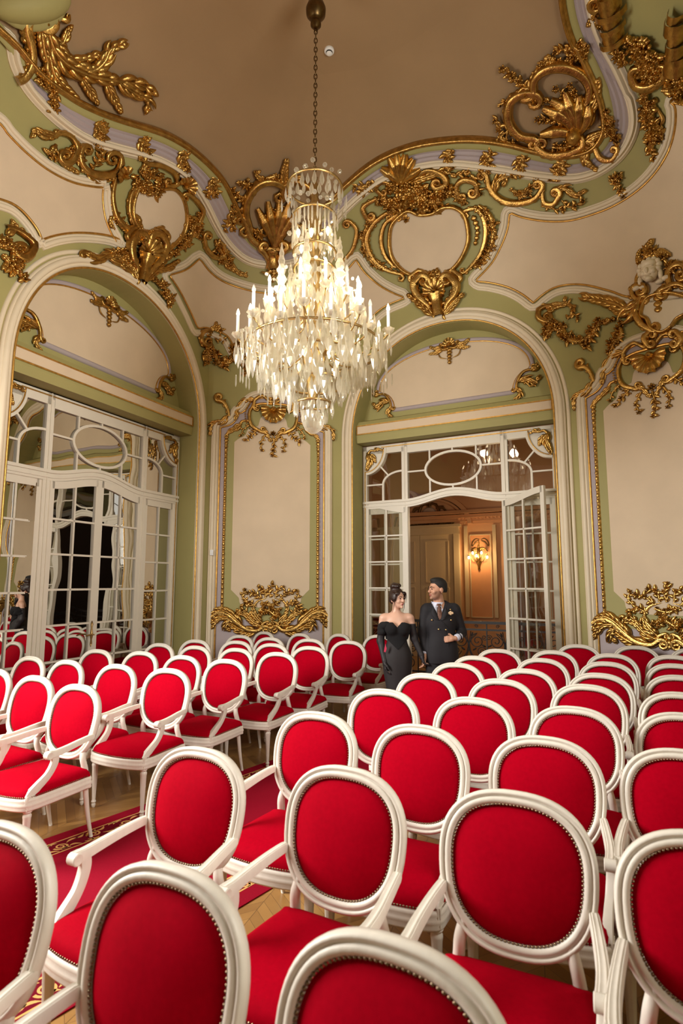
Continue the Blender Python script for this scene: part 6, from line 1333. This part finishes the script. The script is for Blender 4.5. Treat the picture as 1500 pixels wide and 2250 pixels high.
# arm on the picture's left hangs to the woman's hand; the other is bent across the waist
AR = [(-.165, .01, 1.41), (-.208, .02, 1.15), (-.195, -.03, .915)]; AL = [(.165, .01, 1.41), (.242, .03, 1.165), (.145, -.130, 1.110)]
V.cap(AR[0], AR[1], .056, .043, .03); V.cap(AR[1], AR[2], .042, .027, .02); V.cap(AL[0], AL[1], .056, .044, .03); V.cap(AL[1], AL[2], .043, .028, .02)
fingers(V, AR[2], (-.06, -.06, -1), (0, 1, 0), (-1, 0, 0), up=.55); fingers(V, (.130, -.140, 1.110), (-1, -.10, -.10), (0, -.25, -1), (0, 1, -.2), up=.8)
def beard(c):
    q = ((c-HM) @ Rm)/1.02; return (q[:, 2] > -.125) & (q[:, 2] < -.030-.45*np.clip(q[:, 1]+.085, 0, .2)*-.35) & (q[:, 1] < .004) & (q[:, 1] > -.13) & ~((q[:, 2] > -.036) & (q[:, 1] < -.075)) & ~((np.abs(q[:, 0]) < .030) & (q[:, 2] > -.036)) & ((q[:, 2] < -.046) | (np.abs(q[:, 0]) > .045))
V.mesh('body', [M['skin_m'], M['stub']], man, MO, beard)
X_, Y_, Z_ = V.pts()
J = Vol((-.42, -.28, 0), (.42, .24, 1.80), .0052)
J.cap((-.150, .015, 1.425), (.150, .015, 1.425), .070, .070, .04); J.ell((0, 0, 1.28), (.180, .130, .18), .05); J.ell((0, .0, 1.08), (.160, .126, .18), .06); J.ell((0, .0, .92), (.176, .132, .17), .05)
[J.cap((s_*.070, .004, 1.0), (s_*.078, .004, .72), .106, .110, .06) for s_ in (-1, 1)]; J.cap(AR[0], AR[1], .068, .054, .02); J.cap(AR[1], np.array(AR[2])+[.004, .012, .055], .053, .041, .02); J.cap(AL[0], AL[1], .068, .056, .02); J.cap(AL[1], (.180, -.098, 1.122), .056, .043, .02)
J.cap((-.05, .04, 1.47), (.05, .04, 1.47), .055, .055, .03)
vx = -.03; vee = np.maximum(np.abs(X_-vx)-.075*np.clip((Z_-1.325)/.17, 0, 1.2), np.maximum(Y_-.02, 1.325-Z_)); J.d = np.maximum(J.d, -vee.astype(np.float32)); J.d = np.maximum(J.d, (.825-Z_).astype(np.float32)+0*J.d); inner_ = V.clone(.004); J.d = np.maximum(J.d, -inner_.d*1.0) if False else J.d
slit = np.maximum(np.abs(X_+.02-(Z_-.8)*.0)-.006, np.maximum(Z_-.80, Y_)); J.d = np.maximum(J.d, (Z_-1.53).astype(np.float32)+0*J.d)
jk = J.mesh('jacket', M['suit'], man, MO)
S_ = Vol((-.30, -.28, .95), (.30, .24, 1.60), .005); S_.cap((-.10, .015, 1.415), (.10, .015, 1.415), .068, .068, .04); S_.ell((0, 0, 1.28), (.178, .118, .17), .05); S_.cap((-.02, .012, 1.40), (-.02, .018, 1.515), .070, .066, .02); S_.cap((.155, -.118, 1.115), (.188, -.095, 1.126), .039, .040, .005); S_.cap(np.array(AR[2])+[.003, .008, .042], np.array(AR[2])+[.004, .01, .09], .034, .036, .004) if False else None
X2, Y2, Z2 = S_.pts(); S_.d = np.maximum(S_.d, (Z2-(1.510+.10*(Y2-.02))).astype(np.float32)+0*S_.d); S_.mesh('shirt', M['shirt'], man, MO)
S2 = Vol((-.30, -.14, .85), (-.12, .10, 1.10), .004); S2.cap(np.array(AR[2])+[.002, .008, .030], np.array(AR[2])+[.004, .012, .07], .036, .037, .004); S2.mesh('shirt_cuff', M['shirt'], man, MO)
T_ = Vol((-.30, -.26, 0), (.30, .24, 1.0), .006)
T_.ell((0, .01, .92), (.172, .115, .12), .04)
for s_ in (-1, 1): T_.cap((s_*.085, .005, .88), (s_*.097, 0, .48), .100, .082, .03); T_.cap((s_*.097, 0, .48), (s_*.102, .015, .07), .080, .072, .02)
X3, Y3, Z3 = T_.pts(); T_.d = np.maximum(T_.d, (.05-Z3).astype(np.float32)+0*T_.d); T_.mesh('trousers', M['suit'], man, MO)
for s_ in (-1, 1): F_ = Vol((s_*.11-.09, -.24, 0), (s_*.11+.09, .12, .14), .006); F_.cap((s_*.102, .05, .045), (s_*.120, -.17, .032), .046, .036, .02, (1, 1, .85)); X4, Y4, Z4 = F_.pts(); F_.d = np.maximum(F_.d, (.003-Z4).astype(np.float32)+0*F_.d); F_.mesh('shoe', M['shoe'], man, MO)
def front_y(z, x=0.0): return -.128*math.sqrt(max(.05, 1-((z-1.16)/.42)**2))*math.sqrt(max(.1, 1-(x/.22)**2))-.004
mb = MB(); tp_ = [(-.030, 1.490, .022), (-.030, 1.470, .026), (-.030, 1.45, .018), (-.028, 1.40, .024), (-.028, 1.36, .028), (-.028, 1.315, .030)]; rows = []
for x, z, w in tp_: y = front_y(min(z, 1.36), x)+(.045 if z > 1.44 else (.012 if z > 1.36 else .0)); rows.append([MO+[x-w, y+.006, z], MO+[x-w*.5, y-.004, z], MO+[x+w*.5, y-.004, z], MO+[x+w, y+.006, z]])
mb.grid(np.array(rows)); mb.build('tie', M['tie'], man)
for s_ in (-1, 1):
    mb = MB(); rows = []
    for t in np.linspace(0, 1, 9): x = vx+s_*(.004+.070*t); z = 1.305+.165*t; w = .060*math.sin(PI*min(1, .25+t*.9))*(1.0 if t < .8 else .7)+.006; y = front_y(min(z, 1.40), x)-.008+(.03*max(0, t-.6)); rows.append([MO+[x, y+.004, z], MO+[x+s_*w*.3, y-.010, z+.004], MO+[x+s_*w, y-.004, z+.012], MO+[x+s_*w, y+.012, z+.012]])
    mb.grid(np.array(rows)); mb.build('lapel', M['suit'], jk)
    mb = MB(); rows = []
    for t in np.linspace(0, 1, 5): rows.append([MO+[-.03+s_*(.004+.066*t), -.062+.10*t, 1.478+.035*t], MO+[-.03+s_*(.012+.062*t), -.078+.10*t, 1.462+.030*t], MO+[-.03+s_*(.030+.055*t), -.080+.09*t, 1.435+.045*t]])
    mb.grid(np.array(rows)); mb.build('collar', M['shirt'], man)
mb = MB(); P = cat([MO+[x, front_y(z, x)-.006, z] for x, z in ((-.030, 1.318), (.012, 1.27), (.048, 1.20), (.056, 1.08), (.058, .95), (.06, .84))], 6); mb.tube(P, .0035, n=6, up=(0, 1, 0)); mb.build('front_edge', M['suit'], jk)
for x, z in ((-.120, 1.308), (.095, 1.308), (-.050, 1.208), (.032, 1.203), (.094, 1.425)): mb = MB(); mb.blob(MO+[x, front_y(z, x)-.006-(.004 if z > 1.3 else 0), z], [(.009, 0, 0), (0, .005, 0), (0, 0, .009)], n=10, m=6); mb.build('button', M['gilt_button'], jk)
mb = MB()
for i in range(3): mb.blob(MO+[.204+i*.012, -.112+i*.013, 1.120+i*.006], [(.004, 0, 0), (0, .004, 0), (0, 0, .005)], n=6, m=4)
mb.build('cuff_button', M['gilt_button'], jk)
mb = MB()
for dx, dz, a in ((-.02, 0, .5), (0, .012, 0), (.02, .002, -.5), (0, -.008, 0)): mb.blob(MO+[.092+dx, front_y(1.36, .09)-.012, 1.385+dz], [(.016*math.cos(a), 0, .016*math.sin(a)), (0, .006, 0), (-.012*math.sin(a), 0, .014*math.cos(a))], n=8, m=5)
mb.build('pocket_square', M['square'], jk)
face_bits(Lm, Rm, man, 1.02, False, MO)
HV = Vol(tuple(HM-.2), tuple(HM+.22), .0042)
for p, r in (((0, .018, .046), (.080, .100, .086)), ((0, -.036, .094), (.052, .038, .025)), ((0, -.015, .102), (.062, .068, .029)), ((0, .046, .004), (.0765, .070, .080))): HV.ell(Lm(*p), np.array(r)*1.02, .015, Rm)
Q = np.stack(np.broadcast_arrays(*HV.pts()), -1)-HM; Q = (Q @ Rm)/1.02
cutf = np.maximum(-(Q[..., 2]-(.064-1.25*np.clip(Q[..., 1]+.058, 0, .2))), -1); HV.d = np.maximum(HV.d, cutf.astype(np.float32)); HV.d = np.maximum(HV.d, (-(Q[..., 2]+.036+.25*(.1-Q[..., 1])*0)).astype(np.float32)); HV.mesh('hair', M['hair_m'], man, MO)
SB = Vol(tuple(HM-.2), tuple(HM+.22), .0042)
for p, r in (((0, -.047, -.078), (.041, .042, .036)), ((0, -.030, -.060), (.058, .050, .040)), ((0, -.091, -.047), (.024, .009, .005))): SB.ell(Lm(*p), np.array(r)*1.02*1.02, .012, Rm)
None
# ---- the woman
DWm = 6.58; WX = (870-750)/FPX*DWm; WO = np.array([WX, 6.60, 0.0])
wom = thing('person', 'person in a strapless black velvet gown and long gloves, hair pinned up', 'person', tuple(WO))
V = Vol((-.32, -.26, 0), (.36, .24, 1.76), .0052); HW, YW = np.array([.008, -.01, 1.545]), .62
Lw, Rw = head(V, HW, YW, .93, True)
V.cap((.0, .015, 1.47), (-.005, .02, 1.34), .043, .050, .03); V.cap((-.125, .02, 1.335), (.125, .02, 1.335), .048, .048, .05); V.ell((0, .01, 1.24), (.135, .085, .13), .05); V.ell((0, .01, 1.06), (.105, .075, .12), .06); V.ell((0, .015, .92), (.155, .105, .13), .06)
for s_ in (-1, 1): V.ell((s_*.062, -.065, 1.225), (.058, .055, .060), .03); V.cap((s_*.075, .01, .86), (s_*.06, .0, .48), .085, .052, .03); V.cap((s_*.06, 0, .48), (s_*.055, .02, .09), .050, .032, .02); V.cap((s_*.055, .02, .06), (s_*.06, -.12, .03), .032, .026, .02)
BR = [(-.158, .02, 1.325), (-.185, .03, 1.07), (-.145, -.05, .86)]; BL = [(.158, .02, 1.325), (.195, .015, 1.10), (.268, -.02, .925)]
for A_ in (BR, BL): V.cap(A_[0], A_[1], .042, .034, .03); V.cap(A_[1], A_[2], .034, .022, .02)
fingers(V, BR[2], (.1, -.1, -1), (0, 1, 0), (1, 0, 0), k=.88, up=.45); fingers(V, BL[2], (.25, -.1, -1), (0, -1, 0), (1, .1, .2), k=.88, up=.6)
V.mesh('body', M['skin_w'], wom, WO)
G_ = V.clone(.0045); X_, Y_, Z_ = V.pts(); sgn = np.where(X_ < 0, -1, 1)
# gloves: the arms below the upper arm only
GV = Vol((-.32, -.26, .6), (.40, .24, 1.35), .0052)
for A_ in (BR, BL): GV.cap(np.array(A_[0])+(np.array(A_[1])-A_[0])*.30, A_[1], .044, .039, .02); GV.cap(A_[1], A_[2], .039, .026, .02)
fingers(GV, BR[2], (.1, -.1, -1), (0, 1, 0), (1, 0, 0), k=.97, up=.45); fingers(GV, BL[2], (.25, -.1, -1), (0, -1, 0), (1, .1, .2), k=.97, up=.6); X5, Y5, Z5 = GV.pts(); GV.d = np.maximum(GV.d, (Z5-1.262-.12*np.abs(X5-.0)*0).astype(np.float32)+0*GV.d); GV.d -= np.float32(.003); GV.mesh('gloves', M['glove'], wom, WO)
B_ = Vol((-.30, -.26, .80), (.30, .24, 1.40), .0052)
B_.ell((0, .01, 1.22), (.147, .098, .14), .05); B_.ell((0, .01, 1.06), (.117, .088, .13), .06); B_.ell((0, .015, .92), (.168, .118, .14), .06)
for s_ in (-1, 1): B_.ell((s_*.066, -.068, 1.225), (.072, .066, .075), .03)
B_.d -= np.float32(.009); X6, Y6, Z6 = B_.pts(); topz = 1.285-.055*np.clip(1-np.abs(X6+.005)/.05, 0, 1)-.020*np.clip((np.abs(X6)-.08)/.06, 0, 1); botz = np.where(Y6 < .02, .985+.95*np.abs(X6), 1.09); B_.d = np.maximum(B_.d, np.maximum(Z6-topz, botz-Z6).astype(np.float32)); bod = B_.mesh('bodice', M['velvet'], wom, WO)
B2 = Vol((-.30, -.22, 1.05), (.0, .2, 1.36), .005)
for p, r in (((-.158, -.03, 1.245), (.050, .060, .045)), ((-.182, -.01, 1.215), (.042, .060, .045)), ((-.168, -.03, 1.18), (.045, .055, .04)), ((-.125, -.07, 1.255), (.050, .04, .04)), ((-.15, .03, 1.22), (.05, .05, .05)), ((-.195, .01, 1.165), (.03, .04, .035))): B2.ell(p, r, .012)
B2.mesh('shoulder_ruffle', M['velvet'], wom, WO)
mb = MB(); rows = []; a = np.linspace(0, 2*PI, 33)[:-1]
for z, rx, ry, cy in ((1.12, .108, .080, .01), (1.05, .118, .090, .01), (.98, .146, .108, .012), (.91, .166, .122, .014), (.84, .168, .124, .014), (.74, .158, .116, .012), (.62, .136, .104, .01), (.52, .122, .100, .01), (.40, .128, .112, .02), (.25, .160, .160, .04), (.10, .20, .22, .07), (.012, .225, .26, .09)): rows.append([WO+[rx*math.cos(q)*(1+.012*math.sin(q*5+z*9)), cy+ry*math.sin(q)*(1+.012*math.cos(q*7)), z] for q in a])
mb.grid(np.array(cat(np.array(rows).reshape(len(rows), -1), 4)).reshape(-1, 32, 3), cv=True); mb.build('skirt', M['gown'], wom)
mb = MB(); mb.grid(np.array([[WO+[-.165+dx, -.085, z] for dx in (0, .010)]+[WO+[-.155+dx*.4+.012, -.080, z]] for z, dx in ((1.06, .01), (1.0, .02), (.95, .028), (.92, .024))])) if False else mb.add([WO+p for p in ([-.142, -.112, 1.055], [-.158, -.108, .965], [-.140, -.114, .960], [-.128, -.118, 1.0])], [(0, 1, 2, 3)]); mb.add([WO+p for p in ([-.142, -.104, 1.055], [-.158, -.100, .965], [-.140, -.106, .960], [-.128, -.110, 1.0])], [(3, 2, 1, 0)]); mb.build('red_lining', M['leaf_red'], wom)
face_bits(Lw, Rw, wom, .93, True, WO)
HV = Vol(tuple(HW-.2), tuple(HW+np.array([.2, .2, .26])), .0042)
for p, r, kk in (((0, .022, .050), (.085, .100, .088), .02), ((-.012, .03, .145), (.060, .062, .048), .02), ((-.045, .01, .155), (.030, .032, .028), .01), ((.03, .01, .160), (.032, .034, .026), .01), ((0, .055, .170), (.035, .035, .028), .01), ((-.02, -.02, .150), (.035, .03, .03), .01), ((.0, .07, -.01), (.066, .050, .06), .02), ((-.076, -.015, .02), (.022, .05, .055), .015), ((.076, -.02, .025), (.020, .045, .05), .015), ((.055, -.062, .062), (.034, .024, .026), .012), ((-.05, -.065, .062), (.036, .024, .026), .012)): HV.ell(Lw(*p), np.array(r)*.93, kk, Rw)
Q = (np.stack(np.broadcast_arrays(*HV.pts()), -1)-HW) @ Rw/.93
fc_ = np.maximum(np.abs(Q[..., 0])-.056*np.clip((.085-Q[..., 2])/.05, 0, 1), np.maximum(Q[..., 1]+.02, Q[..., 2]-.080)); HV.d = np.maximum(HV.d, -fc_.astype(np.float32)); hw_ = HV.mesh('hair', M['hair_w'], wom, WO)
for pts in ([(.058, -.070, .06), (.072, -.055, .0), (.064, -.052, -.06), (.068, -.045, -.11), (.060, -.04, -.15)], [(-.062, -.062, .05), (-.074, -.040, -.01), (-.070, -.02, -.07), (-.078, -.01, -.13), (-.09, .0, -.165)], [(-.03, -.085, .085), (-.062, -.088, .05), (-.078, -.07, .0), (-.075, -.05, -.04)], [(.03, -.088, .085), (.06, -.092, .055), (.078, -.078, .01), (.08, -.065, -.05)]):
    mb = MB(); P = cat([Lw(*p)+WO for p in pts], 6); mb.tube(P, np.interp(np.linspace(0, 1, len(P)), [0, .4, 1], [.0055, .0045, .0015]), n=6); mb.build('hair_strand', M['hair_w'], hw_)
